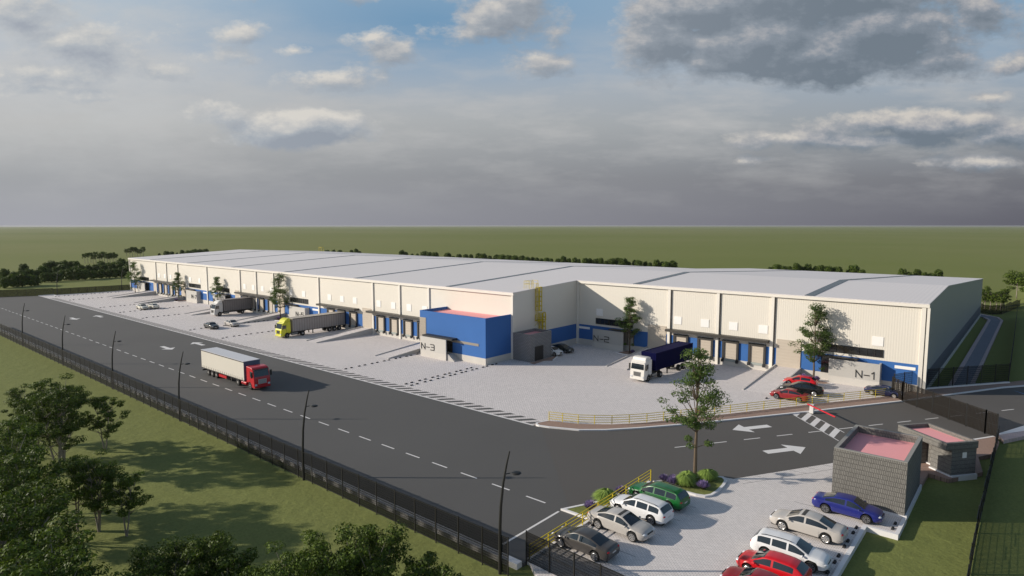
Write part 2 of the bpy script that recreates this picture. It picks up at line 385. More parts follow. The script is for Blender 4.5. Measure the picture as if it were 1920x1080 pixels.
# far pavement beyond the gate
struct('far_footpath', MB().prism([(-13.0,99.6),(-3.26,116.9),(-.93,120.1),(10,137.5),(10,141),(-1.8,122.6),(-2.9,120.6),(-12.2,107.6),(-14.9,101.6)],-.3,.12), M['brick'])
struct('far_kerb', MB().prism([(-13.05,99.0),(-3.26,116.3),(-.93,119.5),(10,137),(10,137.5),(-.93,120.1),(-3.26,116.9),(-13.0,99.6)],-.3,.14), M['kerb'])
struct('fence_plinth', MB().prism([(-12.3,107.7),(-2.9,120.65),(-2.55,120.4),(-11.95,107.45)],-.3,.3), M['kerb'])
struct('blue_line', MB().sheet([(-2.0,115.9),(-1.75,115.5),(2.4,110.2),(2.8,110.6)],.005), M['blueline'])
struct('gate_footpath', MB().prism([(-9.4,77.6),(-2.8,88.3),(-2.35,86.5),(-2.6,81.5),(-3.75,79.3),(-3.1,74.6),(-5.4,70.4),(-7.1,70.8),(-7.2,67.4),(-12.8,67.4),(-12.8,71.1)],-.45,.10), M['brick'])
struct('gate_footpath', MB().prism([(-2.55,89.3),(.9,95.2),(10.5,112.1),(11.6,111.5),(1.4,94.0),(-2.0,87.4)],-.45,.10), M['pinkpav'])
struct('gate_kerb', MB().prism([(-2.66,89.7),(-.44,95.4),(10,113),(10.5,112.1),(.9,95.2),(-2.55,89.3)],-.45,.12).prism([(-10.45,75.9),(-3.0,88.5),(-2.8,88.3),(-10.1,75.9)],-.45,.12), M['kerb'])
# raised mound beyond the end fence
mm = MB(); nx,ny = 24,24
for i in range(nx+1):
    for k in range(ny+1):
        x = -10+70*i/nx; y = 212+150*k/ny
        t = min(1,max(0,(x+9)/16)); u = min(1,max(0,(y-212)/30))*min(1,max(0,(362-y)/40)); w = min(1,max(0,(60-x)/25))
        mm.v.append((x,y,ZG-.02+3.4*(t*t*(3-2*t))*(u*u*(3-2*u))*w))
for i in range(nx):
    for k in range(ny):
        a0 = i*(ny+1)+k; mm.f.append([a0,a0+ny+1,a0+ny+2,a0+1]); mm.m.append(0)
mo = mm.build('grass_mound', M['grass'], smooth=60); mo['kind'] = 'structure'

# ------------------------------------------------------------------ warehouse
XL, XB, XR, YA, YC, YR = -258.0, -71.65, -11.8, 85.0, 105.0, 127.0
def zr(y): return 12.12+(y-85)*.0448 if y <= YR else 14.0-(y-YR)*.05
W = thing('warehouse','long cream and blue warehouse with a pale roof and loading docks','warehouse',(-135,105,0))
def wall(name, pts, mat, t=.25, nrm=(0,1)):     # vertical slab behind the face through pts [(a,z)...]
    pass
c = MB()
zA = 11.99
c.xprism([(XL,4.1),(XB,4.1),(XB,zA),(XL,zA)],YA,YA+.25)
c.build('wall', M['cream'], W)
c = MB(); zc = zr(YC)-.12
c.xprism([(XB,4.1),(XR,4.1),(XR,zc),(XB,zc)],YC,YC+.25); c.build('wall', M['cream'], W)
def yslab(x0,x1,poly):
    m = MB(); n = len(poly)
    vs = [(x0,y,z) for y,z in poly]+[(x1,y,z) for y,z in poly]
    m.add(vs,[list(range(n))[::-1],list(range(n,2*n))]+[(i,(i+1)%n,(i+1)%n+n,i+n) for i in range(n)]); return m
yslab(XB-.25,XB,[(YA+.25,4.1),(YC,4.1),(YC,zr(YC)-.12),(YA+.25,zr(YA)-.12)]).build('wall', M['cream'], W)
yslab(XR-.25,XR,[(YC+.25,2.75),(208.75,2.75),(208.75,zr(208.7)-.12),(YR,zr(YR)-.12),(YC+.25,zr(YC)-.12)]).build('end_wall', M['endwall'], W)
yslab(XR-.25,XR+.004,[(YC+.25,.3),(208.75,.3),(208.75,2.75),(YC+.25,2.75)]).build('end_band', M['endband'], W)
yslab(XR-.25,XR+.12,[(YC+.25,-.3),(208.75,-.3),(208.75,.3),(YC+.25,.3)]).build('plinth', M['concrete'], W)
yslab(XL,XL+.25,[(YA+.25,0),(166.7,0),(166.7,zr(166.7)-.12),(YR,zr(YR)-.12),(YA+.25,zr(YA)-.12)]).build('wall', M['cream'], W)
MB().xprism([(XL,0),(-74,0),(-74,zr(167)-.12),(XL,zr(167)-.12)],166.72,167).xprism([(-74,0),(XR,0),(XR,zr(209)-.12),(-74,zr(209)-.12)],208.76,209).build('wall', M['cream'], W)
b = MB(); b.box(XL,XB,YA,YA+.25,1.15,4.1); b.build('painted_band', M['blue'], W)
b = MB(); b.box(XB,XR,YC,YC+.25,1.15,4.1); b.build('painted_band', M['blue'], W)
b = MB(); b.box(XB-.25,XB,YA+.25,YC,1.15,4.1); b.build('painted_band', M['blue'], W)
MB().box(XL,XB,YA-.03,YA+.25,-.1,1.15).build('plinth', M['concrete'], W)
MB().box(XB,XR,YC-.03,YC+.25,-.1,1.15).build('plinth', M['concrete'], W)
MB().box(XB-.25,XB+.03,YA+.25,YC-.03,-.1,1.15).build('plinth', M['concrete'], W)
r = MB()
def slope(x0,x1,y0,y1):
    r.add([(x0,y0,zr(y0)-.12),(x1,y0,zr(y0)-.12),(x1,y1,zr(y1)-.12),(x0,y1,zr(y1)-.12),(x0,y0,zr(y0)),(x1,y0,zr(y0)),(x1,y1,zr(y1)),(x0,y1,zr(y1))],
          [(0,3,2,1),(4,5,6,7),(0,1,5,4),(1,2,6,5),(2,3,7,6),(3,0,4,7)])
slope(XL-.2,-71.5,84.6,YR); slope(-71.5,XR+.1,104.6,YR); slope(XL-.2,-74,YR,167.2); slope(-74,XR+.1,YR,209.2)
ro = r.build('roof', M['roof'], W)
for i,xs in enumerate((-237.5,-207.3,-177.4,-148.6,-118.5,-88.4,-58.2,-27.6)):
    y0 = 84.75 if xs < -72 else 104.75; y1 = 167 if xs < -74 else 209; w = .62 if xs<-72 else .7
    m = MB()
    for a_,b_ in ((y0,YR-.05),(YR+.05,y1)):
        m.add([(xs-w,a_,zr(a_)+.02),(xs+w,a_,zr(a_)+.02),(xs+w,b_,zr(b_)+.02),(xs-w,b_,zr(b_)+.02),(xs-w,a_,zr(a_)+.05),(xs+w,a_,zr(a_)+.05),(xs+w,b_,zr(b_)+.05),(xs-w,b_,zr(b_)+.05)],
              [(0,3,2,1),(4,5,6,7),(0,1,5,4),(1,2,6,5),(2,3,7,6),(3,0,4,7)])
    m.build('skylight_strip', M['sky'], ro)
MB().box(XL-.25,XB+.15,84.62,84.98,11.55,12.1).build('eaves_beam', M['creamflat'], W)
MB().box(XB+.02,XR+.15,104.62,104.98,12.45,zr(104.6)-.02).build('eaves_beam', M['creamflat'], W)
for x in (-257.75,-233.4,-224.4,-215.3,-194.1,-173.2,-164,-154.8,-133.6,-112.3,-103.15,-94.05,-71.9):
    MB().box(x-.23,x+.23,84.74,84.965,0,11.54).build('column', M['creamflat'], W)
for x in (-71.35,-51.3,-42.2,-33.05,-12.3):
    co = MB().box(x-.25,x+.25,104.72,104.965,0,12.44).build('column', M['creamflat'], W)
    if x > -71: MB().tube([(x+.38,104.85,0),(x+.38,104.85,12.4)],.06,6).build('downpipe', M['canopy'], co)
MB().box(-11.9,-11.55,104.7,104.9,0,12.44).build('column', M['creamflat'], W)
# louvred vents
for x in (-249.5,-230.9,-226.1,-221.3,-206.2,-199.5,-187.5,-170.7,-165.8,-160.8,-155.9,-146.5,-140.4,-129.2,-124.1,-119.1,-110.4,-105.4,-100.3,-95.4):
    MB().box(x-.72,x+.72,84.93,84.998,6.24,7.66).build('vent', M['vent'], W)
for x in (-66.25,-59.35,-49.65,-44.55,-39.5,-34.5,-17.85):
    MB().box(x-.74,x+.74,104.93,104.998,6.22,7.6).build('vent', M['vent'], W)
# strip windows
def strip_window(x0,x1,y,z0,z1,n=8):
    f = MB(); k = (x1-x0)/n
    f.box(x0-.06,x1+.06,y-.12,y-.002,z0-.06,z0).box(x0-.06,x1+.06,y-.12,y-.002,z1,z1+.06)
    for i in range(n+1): f.box(x0+k*i-.045,x0+k*i+.045,y-.118,y-.002,z0,z1)
    o = f.build('window', M['black'], W)
    for i in range(n): MB().box(x0+k*i+.045,x0+k*(i+1)-.045,y-.06,y-.004,z0,z1).build('pane', M['glass'], o)
for x0,x1 in ((-248.5,-240.3),(-207.1,-199.0),(-188.2,-180.0),(-146.7,-138.55)): strip_window(x0,x1,YA,4.6,5.7)
for x0,x1 in ((-67.05,-58.8),(-25.45,-17.1)): strip_window(x0,x1,YC,4.6,5.65)
for x0,x1,y in ((-251.6,-249.2,YA),(-197.2,-194.7,YA),(-191.9,-189.3,YA),(-136.6,-134.1,YA),(-71.05,-68.5,YC),(-15.5,-12.9,YC)):
    MB().box(x0,x1,y-.06,y-.004,3.22,3.66).build('slot_window', M['vent'], W)
# entrances behind the screens
for x0,x1,y in ((-244.5,-240.5,YA),(-206.5,-203.5,YA),(-183.5,-179.5,YA),(-147.5,-144.5,YA),(-61.2,-58.55,YC),(-25.35,-22.6,YC)):
    f = MB().box(x0-.08,x1+.08,y-.10,y-.004,1.16,1.24).box(x0-.08,x1+.08,y-.10,y-.004,3.62,3.72)
    for xx in (x0-.03,(x0+x1)/2,x1+.03): f.box(xx-.045,xx+.045,y-.099,y-.005,1.24,3.62)
    d_ = f.build('entrance_door', M['black'], W)
    for s_ in (0,1): MB().box([x0+.02,(x0+x1)/2+.05][s_],[(x0+x1)/2-.05,x1-.02][s_],y-.05,y-.006,1.24,3.62).build('pane', M['wglass' if x0>-62 and x0<-60 else 'glass'], d_)
for x0,x1,y in ((-246.5,-240.0,YA),(-208.5,-203.0,YA),(-185.5,-179.5,YA),(-149.0,-143.0,YA),(-63.5,-58.4,YC),(-25.7,-20.2,YC)):
    MB().box(x0,x1,y-1.25,y-.002,3.8,3.98).build('entrance_canopy', M['canopy'], W)
# loading docks
def dock(x0, y):
    x1 = x0+2.85
    f = MB().box(x0,x0+.36,y-.3,y-.002,.75,4.02).box(x1-.36,x1,y-.3,y-.002,.75,4.02).box(x0,x1,y-.302,y-.002,4.02,4.42)
    d_ = f.build('dock_door', M['canopy'], W)
    MB().box(x0+.37,x1-.37,y-.10,y-.006,1.2,4.015).build('door_panel', M['beige'], d_)
    MB().box(x0+.37,x1-.37,y-.16,y-.04,.78,1.19).build('dock_leveller', M['leveller'], d_)
    for bx in (x0-.05,x1-.4): MB().box(bx,bx+.42,y-.5,y-.31,.62,1.12).build('bumper', M['rubber'], d_)
    MB().box(x0-.0,x1+.0,y-.04,y-.003,4.43,4.62).build('lintel', M['vent'], d_)
for x in (-231.7,-227.05,-222.5,-218.0,-172.0,-167.4,-162.8,-157.9,-130.1,-125.75,-121.15,-111.1,-106.55,-102.0,-97.55): dock(x,YA)
for x in (-50.35,-45.75,-41.25,-36.75): dock(x,YC)
for x0,x1,y in ((-236.2,-215.8,YA),(-174.4,-154.9,YA),(-133.0,-117.6,YA),(-113.4,-92.5,YA),(-51.5,-33.3,YC)):
    MB().box(x0,x1,y-1.35,y-.001,4.87,5.28).build('dock_canopy', M['canopy'], W)
for x0,x1,y in ((-236.1,-233.65,YA),(-213.2,-210.0,YA),(-176.4,-173.5,YA),(-153.05,-149.7,YA),(-116.25,-112.75,YA),(-55.55,-51.9,YC),(-32.25,-28.5,YC)):
    MB().box(x0,x1,y-.12,y-.003,1.1,5.58).build('ramp_door', M['beige'], W)
# blue office block
O = MB().box(-88.95,-72.1,78.0,84.97,1.15,7.45).box(-88.95,-72.1,78.0,78.25,7.45,8.15).box(-72.35,-72.1,78.25,84.97,7.45,8.15).box(-88.95,-88.7,78.25,84.97,7.45,8.15).build('office_block', M['blue'], W)
MB().box(-88.98,-72.07,77.97,84.96,-.1,1.15).build('plinth', M['concrete'], O)
MB().box(-88.7,-72.35,78.25,84.9,7.46,7.6).build('roof', M['pinkroof'], O)
MB().box(-86.8,-79.0,76.6,77.998,3.62,3.95).build('canopy', M['black'], O)
MB().box(-80.5,-73.7,77.93,77.996,3.1,3.55).build('strip_window', M['wglass'], O)
pf = MB().box(-88.93,-87.25,77.94,77.997,1.3,6.85)
for i in range(6): pf.box(-88.9+.28*i,-88.78+.28*i,77.9,77.939,1.3,6.85)
pf.build('slat_panel', M['beige'], O)
MB().box(-88.4,-80.2,77.95,77.998,1.16,3.5).build('entrance_glazing', M['glass'], O)
st = MB()
for i in range(6): st.box(-79.95+.28*i,-79.65+.28*i,76.4,77.96,0,1.15-.19*i)
st.build('steps', M['rampconc'], O)

# ------------------------------------------------------------------ entrance screens with lettering
GLY = {'N':[[(0,0),(0,1),(1,0),(1,1)]],'-':[[(.15,.42),(.95,.42)]],'1':[[(.15,.78),(.55,1),(.55,0)]],
 '2':[[(0,1),(.88,1),(1,.88),(1,.62),(.88,.5),(.12,.5),(0,.38),(0,0),(1,0)]],'3':[[(0,1),(.88,1),(1,.88),(1,.12),(.88,0),(0,0)],[(.25,.51),(.98,.51)]],
 '5':[[(1,1),(0,1),(0,.56),(.88,.56),(1,.45),(1,.12),(.88,0),(0,0)]],'6':[[(.95,1),(.12,1),(0,.88),(0,.12),(.12,0),(.88,0),(1,.12),(1,.44),(.88,.55),(.02,.55)]],
 '7':[[(0,1),(1,1),(.4,0)]],'8':[[(.12,.53),(0,.62),(0,.9),(.12,1),(.88,1),(1,.9),(1,.62),(.88,.53),(.12,.53),(0,.42),(0,.1),(.12,0),(.88,0),(1,.1),(1,.42),(.88,.53)]]}
def lettering(txt, x0, x1, z0, z1, y, parent):
    tw = .13 if x0 > -100 else .17
    m = MB(); cw_ = (x1-x0)/3.1; k = 0
    for i,ch in enumerate(txt):
        xo = x0+cw_*1.08*i; w = cw_*(.86 if ch!='1' else .7)
        for ln in GLY[ch]:
            for p,q_ in zip(ln[:-1],ln[1:]):
                a_ = np.array((xo+p[0]*w,y-.03-.001*(k%5),z0+p[1]*(z1-z0))); b_ = np.array((xo+q_[0]*w,y-.03-.001*(k%5),z0+q_[1]*(z1-z0)))
                d2 = (b_-a_)/np.linalg.norm(b_-a_); m.seg(a_-d2*tw/2,b_+d2*tw/2,.05,tw); k += 1
    return m.build('lettering', M['black'], parent)
def screen(txt, x0, x1, yf, yb, tx0, tx1, side, lab):
    t = thing('entrance_screen', lab, 'sign wall', ((x0+x1)/2,yf,0), 0, 'lettered entrance screens')
    bs = MB().box(x0,x1,yf,yf+.25,0,1.12); cl = MB().box(x0,x1,yf+.01,yf+.24,1.12,3.72)
    if side: bs.box(x1-.25,x1,yf+.25,yb-.05,0,1.12); cl.box(x1-.24,x1-.01,yf+.24,yb-.05,1.12,3.72)
    bs.build('base', M['concrete'], t); cl.build('cladding', M['clad'], t)
    lettering(txt, tx0, tx1, 1.45, 2.45, yf, t)
screen('N-1',-24.0,-17.1,103.55,YC,-20.25,-17.35,True,'grey corrugated entrance screen lettered N-1 beside the end of the warehouse')
screen('N-2',-66.85,-60.0,103.5,YC,-66.55,-63.05,False,'grey corrugated entrance screen lettered N-2 in the shaded corner')
screen('N-3',-86.8,-80.05,76.15,78,-86.5,-83.0,False,'grey corrugated entrance screen lettered N-3 before the blue office block')
screen('N-5',-145.4,-138.1,83.7,YA,-142.1,-138.6,True,'grey corrugated entrance screen lettered N-5 behind the yellow cab truck')
screen('N-6',-188.05,-180.4,83.7,YA,-187.75,-184.2,False,'grey corrugated entrance screen lettered N-6 behind the grey box truck')
screen('N-7',-206.7,-199.1,83.7,YA,-202.6,-199.2,True,'grey corrugated entrance screen lettered N-7 left of screen N-6')
screen('N-8',-248.4,-241.0,83.7,YA,-248.2,-244.6,False,'grey corrugated entrance screen lettered N-8 at the far end')

# ------------------------------------------------------------------ ramps
def ramp(x0, x1, yb, yt, lab):
    t = thing('access_ramp', lab, 'ramp', ((x0+x1)/2,(yb+yt)/2,0), 0, 'access ramps up to the warehouse doors')
    yslab(x0+.2,x1-.2,[(yb,.004),(yt,1.14),(yt,-.1),(yb,-.1)][::-1]).build('slab', M['paver'], t)
    for a_ in (x0,x1-.2):
        yslab(a_,a_+.2,[(yb,-.1),(yt,-.1),(yt,1.36),(yb,.14)]).build('side_wall', M['rampconc'], t)
ramp(-239.2,-234.6,71.3,84.9,'concrete ramp rising right of screen N-8 at the far end')
ramp(-214.9,-211.1,71.3,84.9,'concrete ramp rising left of screen N-7')
ramp(-177.7,-173.2,71.2,84.9,'concrete ramp rising between screen N-6 and the docks')
ramp(-153.6,-149.3,71.6,84.9,'concrete ramp rising behind the parked silver car towards screen N-5')
ramp(-116.4,-112.5,70.6,84.9,'concrete ramp rising right of the yellow cab truck')
ramp(-93.1,-89.1,70.5,84.9,'concrete ramp rising left of the blue office block')
ramp(-55.8,-51.7,90.6,104.9,'concrete ramp rising left of the navy container truck')
ramp(-32.4,-28.3,90.5,104.9,'concrete ramp rising right of the four sunlit dock doors')

# ------------------------------------------------------------------ small block buildings
def parapet_house(name, lab, cat, poly, h, mat, roofz, t=.3, base=True):
    xs = [p[0] for p in poly]; ys = [p[1] for p in poly]; n = len(poly)
    A_ = sum(poly[i][0]*poly[(i+1)%n][1]-poly[(i+1)%n][0]*poly[i][1] for i in range(n))
    if A_ < 0: poly = poly[::-1]
    H_ = thing(name, lab, cat, (sum(xs)/n,sum(ys)/n,0))
    inner = []
    for i in range(n):
        p0,p1,p2 = (np.array(poly[(i+k)%n]) for k in (-1,0,1))
        d1=(p1-p0)/np.linalg.norm(p1-p0); d2=(p2-p1)/np.linalg.norm(p2-p1); n1=np.array((-d1[1],d1[0])); n2=np.array((-d2[1],d2[0]))
        bis=(n1+n2); bis/=bis@n1; inner.append(tuple(p1+bis*t))
    m = MB()
    for i in range(n):
        k=(i+1)%n
        m.prism([poly[i],poly[k],inner[k],inner[i]],-.4,h)
    m.build('wall', mat, H_)
    cpm = MB()
    for i in range(n):
        k=(i+1)%n; cpm.prism([poly[i],poly[k],inner[k],inner[i]],h+.001,h+.06)
    cpm.build('coping', M['cap'], H_)
    MB().prism(inner,roofz-.2,roofz).build('roof', M['pinkroof'], H_)
    return H_
G1 = parapet_house('gatehouse','square split block gatehouse with pink roof beside the blue sedan','gatehouse',[(-12.85,58.7),(-7.33,58.7),(-7.33,67.0),(-12.85,67.0)],4.64,M['block'],4.05)
MB().box(-12.9,-7.15,58.55,58.68,-.3,.18).box(-7.3,-7.15,58.7,67.0,-.3,.18).build('base_strip', M['kerb'], G1)
# second block: roof slab with overhang, walls set back on the left
q4 = [(-10.31,74.12),(-8.05,76.96),(-3.53,73.32),(-5.78,70.45)]
G2 = thing('guard_booth','smaller split block guard booth with pink roof near the mesh gate','guard booth',(-6.9,73.7,0))
def qq(u,v):    # u along the long side from the lower right end, v across
    a_=np.array(q4[3]); b_=np.array(q4[2]); c_=np.array(q4[0]); return tuple(a_+(b_-a_)*v+(c_-a_)*u)
def quad(u0,u1,v0,v1): return [qq(u0,v0),qq(u0,v1),qq(u1,v1),qq(u1,v0)]
MB().prism(quad(.02,.42,.22,.99),-.4,2.75).prism(quad(.42,.62,.42,.99),-.4,2.75).prism(quad(.62,.99,.22,.99),-.4,2.75).build('wall', M['blockr'], G2)
pp = MB()
for a_ in (quad(0,1,0,.07),quad(0,1,.93,1),quad(0,.05,.07,.93),quad(.95,1,.07,.93)): pp.prism(a_,2.76,3.45)
pp.build('parapet', M['blockr'], G2)
MB().prism(quad(.05,.95,.07,.93),2.77,3.05).build('roof', M['pinkroof'], G2)
wa,wb = np.array(qq(.02,.55)),np.array(qq(.02,.68)); wn = np.array((.62,-.78))*.03
MB().prism([tuple(wa),tuple(wb),tuple(wb+wn),tuple(wa+wn)],1.85,2.4).build('window', M['vent'], G2)
bs = MB()
for a_ in (quad(-.02,.02,.2,1.0),quad(.0,.42,.18,.22),quad(.42,.62,.38,.42),quad(.62,1,.18,.22)): bs.prism(a_,-.4,.22)
bs.build('base_strip', M['kerb'], G2)
U = parapet_house('utility_room','grey concrete block utility room with black door against the warehouse','utility room',[(-71.6,84.75),(-67.7,84.75),(-67.7,91.0),(-71.6,91.0)],4.85,M['block2'],4.4,.25)
dr = MB().box(-67.69,-67.62,86.1,88.5,.02,2.6).build('door', M['black'], U)
MB().box(-67.619,-67.60,87.28,87.32,.1,2.5).build('door_split', M['chassis'], dr)
struct('utility_paving', MB().prism([(-67.5,84.3),(-66.2,84.0),(-66.6,87.4),(-65.4,88.5),(-66.9,91.7),(-67.6,91.7)],-.2,.03), M['brick'])
struct('utility_kerb', MB().prism([(-65.6,88.5),(-65.3,88.4),(-66.8,91.9),(-67.0,91.7)],-.2,.12), M['kerb'])

# ------------------------------------------------------------------ caged ladder
La = thing('caged_ladder','yellow caged roof ladder with mid platform on the shaded side wall','ladder',(-71.5,92,0))
def hoopcage(y0,y1,z0,z1,nh,name):
    m = MB(); yc=(y0+y1)/2; rr=(y1-y0)/2
    arc = [(-71.6+.15+rr*1.5*math.sin(PI*k/8), yc-rr*math.cos(PI*k/8)) for k in range(9)]
    for i in range(nh):
        zz = z0+(z1-z0)*i/(nh-1)
        for p,q_ in zip(arc[:-1],arc[1:]): m.seg((p[0],p[1],zz),(q_[0],q_[1],zz),.10)
    for k in (0,2,4,6,8): m.seg((arc[k][0],arc[k][1],z0),(arc[k][0],arc[k][1],z1),.10)
    return m.build(name, M['yellow'], La)
hoopcage(91.1,92.3,8.2,12.6,6,'cage'); hoopcage(92.1,93.4,4.2,7.7,5,'cage')
for y0,z0,z1 in ((91.2,6.3,13.4),(92.4,.1,7.5)):
    m = MB().seg((-71.45,y0,z0),(-71.45,y0,z1),.07).seg((-71.45,y0+.6,z0),(-71.45,y0+.6,z1),.07)
    zz = z0+.2
    while zz < z1: m.seg((-71.45,y0,zz),(-71.45,y0+.6,zz),.045); zz += .35
    m.build('ladder', M['yellow'], La)
m = MB().box(-71.6,-70.6,91.0,93.3,6.3,6.38)
for p in ((-70.65,91.05),(-70.65,93.2),(-71.5,91.05)): m.seg((p[0],p[1],6.38),(p[0],p[1],7.45),.06)
for zz in (6.9,7.45): m.seg((-70.65,91.05,zz),(-70.65,92.2,zz),.05).seg((-71.5,91.05,zz),(-70.65,91.05,zz),.05)
m.seg((-71.6,91.0,5.3),(-70.7,91.0,6.3),.06).seg((-71.6,93.2,5.3),(-70.7,93.2,6.3),.06)
m.build('platform', M['yellow'], La)
m = MB()
for y_ in (89.9,90.5,91.1,92.4):
    for x_ in (-72.0,-73.3): m.seg((x_,y_,zr(y_)),(x_,y_,13.75),.05)
for zz in (13.2,13.75):
    m.seg((-72,89.9,zz),(-72,91.1,zz),.05).seg((-73.3,89.9,zz),(-73.3,92.4,zz),.05).seg((-73.3,89.9,zz),(-72,89.9,zz),.05).seg((-73.3,92.4,zz),(-72,92.4,zz),.05)
m.build('roof_guard', M['yellow'], La)
rg = MB()
for dx in (0,1.8):
    for dy in (0,1.2): rg.seg((-263.2+4.2+dx,165.5+dy,zr(166)),(-263.2+4.2+dx,165.5+dy,zr(166)+1.9),.09)
rg.box(-259.05,-257.15,165.45,166.75,zr(166)+1.8,zr(166)+1.9)
tag(rg.build('roof_guard', M['yellow']), 'small yellow guard frame on the far back edge of the roof','guard rail')

# ------------------------------------------------------------------ railings
def railing(pts, h, zb, lab):
    t = thing('railing', lab, 'railing', (pts[0][0],pts[0][1],zb))
    for p in pts: MB().box(p[0]-.035,p[0]+.035,p[1]-.035,p[1]+.035,zb,zb+h).build('post', M['yellow'], t)
    for k in range(4):
        m = MB(); zz = zb+h*(.22+.26*k)-.02
        for p,q_ in zip(pts[:-1],pts[1:]): m.seg((p[0],p[1],zz),(q_[0],q_[1],zz),.055)
        m.build('rail', M['yellow'], t)
railing(RP,1.1,.13,'long yellow railing curving along the brick footpath of the yard')
railing([(-26.75,51.7-2.28*i) for i in range(9)],1.1,.13,'yellow railing along the left side of the front car park')

# ------------------------------------------------------------------ fences and gates
def fence(pts, h, zb, step, lab, name='mesh_fence', mat='fence', cat='fence', pw=.07, rails=True, stagger=0):
    t = thing(name, lab, cat, (pts[0][0],pts[0][1],zb)); k = 0
    for p,q_ in zip(pts[:-1],pts[1:]):
        p=np.array(p,float);q_=np.array(q_,float); L_=np.linalg.norm(q_-p); n=max(1,round(L_/step)); d_=(q_-p)/L_; nn=np.array((-d_[1],d_[0]))*.012
        pm = MB(); rls = [MB(),MB(),MB()]
        for i in range(n):
            a_=p+d_*L_*i/n; b_=p+d_*L_*(i+1)/n; hh = h+(stagger*((k*7)%3-1))
            pm.add([(*a_,zb+.03),(*b_,zb+.03),(*b_,zb+hh),(*a_,zb+hh)],[(0,1,2,3)])
            MB().box(a_[0]-pw/2,a_[0]+pw/2,a_[1]-pw/2,a_[1]+pw/2,zb-.2,zb+hh+.06).build('post', M['black'], t); k += 1
            if rails:
                for rl,fr in zip(rls,(.02,.5,.98)): rl.seg((*a_,zb+.03+(hh-.05)*fr),(*b_,zb+.03+(hh-.05)*fr),.045,.035)
        MB().box(q_[0]-pw/2,q_[0]+pw/2,q_[1]-pw/2,q_[1]+pw/2,zb-.2,zb+h+.06).build('post', M['black'], t)
        pm.build('mesh_panel', M[mat], t)
        for rl in rls: rl.build('rail', M['black'], t)
    return t
fence([(-190,31.0),(-26.9,31.3)],2.75,-.2,2.45,'long black mesh fence between the main road and the lower left grass')
fence([(-26.9,33.3),(-14,32.6)],2.25,0,2.3,'short black mesh fence crossing the front end of the car park')
fence([(-276,31.0),(-267.5,50.5),(-262.6,62.0)],2.5,-.2,2.6,'far black mesh fence beyond the end of the main road')
fence([(-262.4,62.0),(-259.0,86.5),(-258.6,110)],2.3,-.2,2.6,'far black mesh fence left of the warehouse end')
gt = fence([(-15.0,100.75),(-13.4,98.4),(-3.8,89.3),(-2.7,88.3)],2.75,.02,2.7,'brown black mesh gate closing the entry road','mesh_gate','fence2','gate',.16)
fence([(-14.9,101.3),(-12.1,107.6),(-2.75,120.5)],3.0,.1,2.75,'black mesh fence beside the brick footpath near the drive','mesh_fence','fence3','fence',.12)
fence([(-2.75,120.5),(-3.4,165),(-4.2,212)],2.6,-.2,2.6,'black mesh fence running along the grass bank beside the side drive')
fence([(-2.5,88.2),(-2.55,60),(-2.3,40)],2.0,-.3,2.6,'black mesh fence seen edge on across the right grass',stagger=.25)
fence([(-32,222),(-16,216.5),(-9.4,214.2),(-7.6,216),(-4.2,236)],2.6,-.2,2.6,'black mesh fence beyond the bend of the side drive',stagger=.15)
# barrier
B = thing('barrier_gate','white barrier post with a lowered red arm by the crosswalk','barrier',(-21.35,84.75,0))
MB().box(-21.58,-21.1,84.5,84.98,0,1.15).build('post', M['white'], B, bevel=.04)
MB().seg((-21.9,84.75,1.12),(-17.75,81.0,1.12),.13).build('arm', M['red'], B)

# ------------------------------------------------------------------ street lamps
def lamp_at(x, y, lab, flip=False, first=[None]):
    if first[0] is None:
        t = thing('street_lamp', lab, 'street lamp', (0,0,0), 0, 'curved black street lamps')
        pts = [(0,0,-.3),(0,.0,1.5),(-.02,.03,3),(.0,.1,4.6),(.08,.26,6.2),(.2,.5,7.6),(.30,.68,8.45)]
        MB().tube(pts,[.13,.12,.11,.10,.085,.07,.05],8).build('pole', M['black'], t, smooth=40)
        MB().tube([(.12,.33,6.85),(.42,.62,6.93)],.035,6).build('bracket', M['black'], t)
        MB().ell((.72,.92,6.92),(.36,.36,.10),14,6).build('lamp_head', M['black'], t, smooth=60)
        first[0] = t
    else: t = copy_tree(first[0])
    t.location = (x,y,0); t['label'] = lab; return t
for x,lab in ((-156.2,'black street lamp on the left fence, farthest of that row'),(-129.2,'black street lamp on the left fence, next to the farthest'),(-104.5,'black street lamp on the left fence, left of the red truck trailer'),
   (-80.9,'black street lamp on the left fence standing before the red truck'),(-52.7,'black street lamp on the left fence between red truck and car park'),(-27.6,'black street lamp nearest to the front car park')): lamp_at(x,31.25,lab)
lamp_at(-260.5,62.7,'distant black lamp at the far fence corner by the road end'); lamp_at(-260.0,82.6,'distant black lamp by the far end of the warehouse')

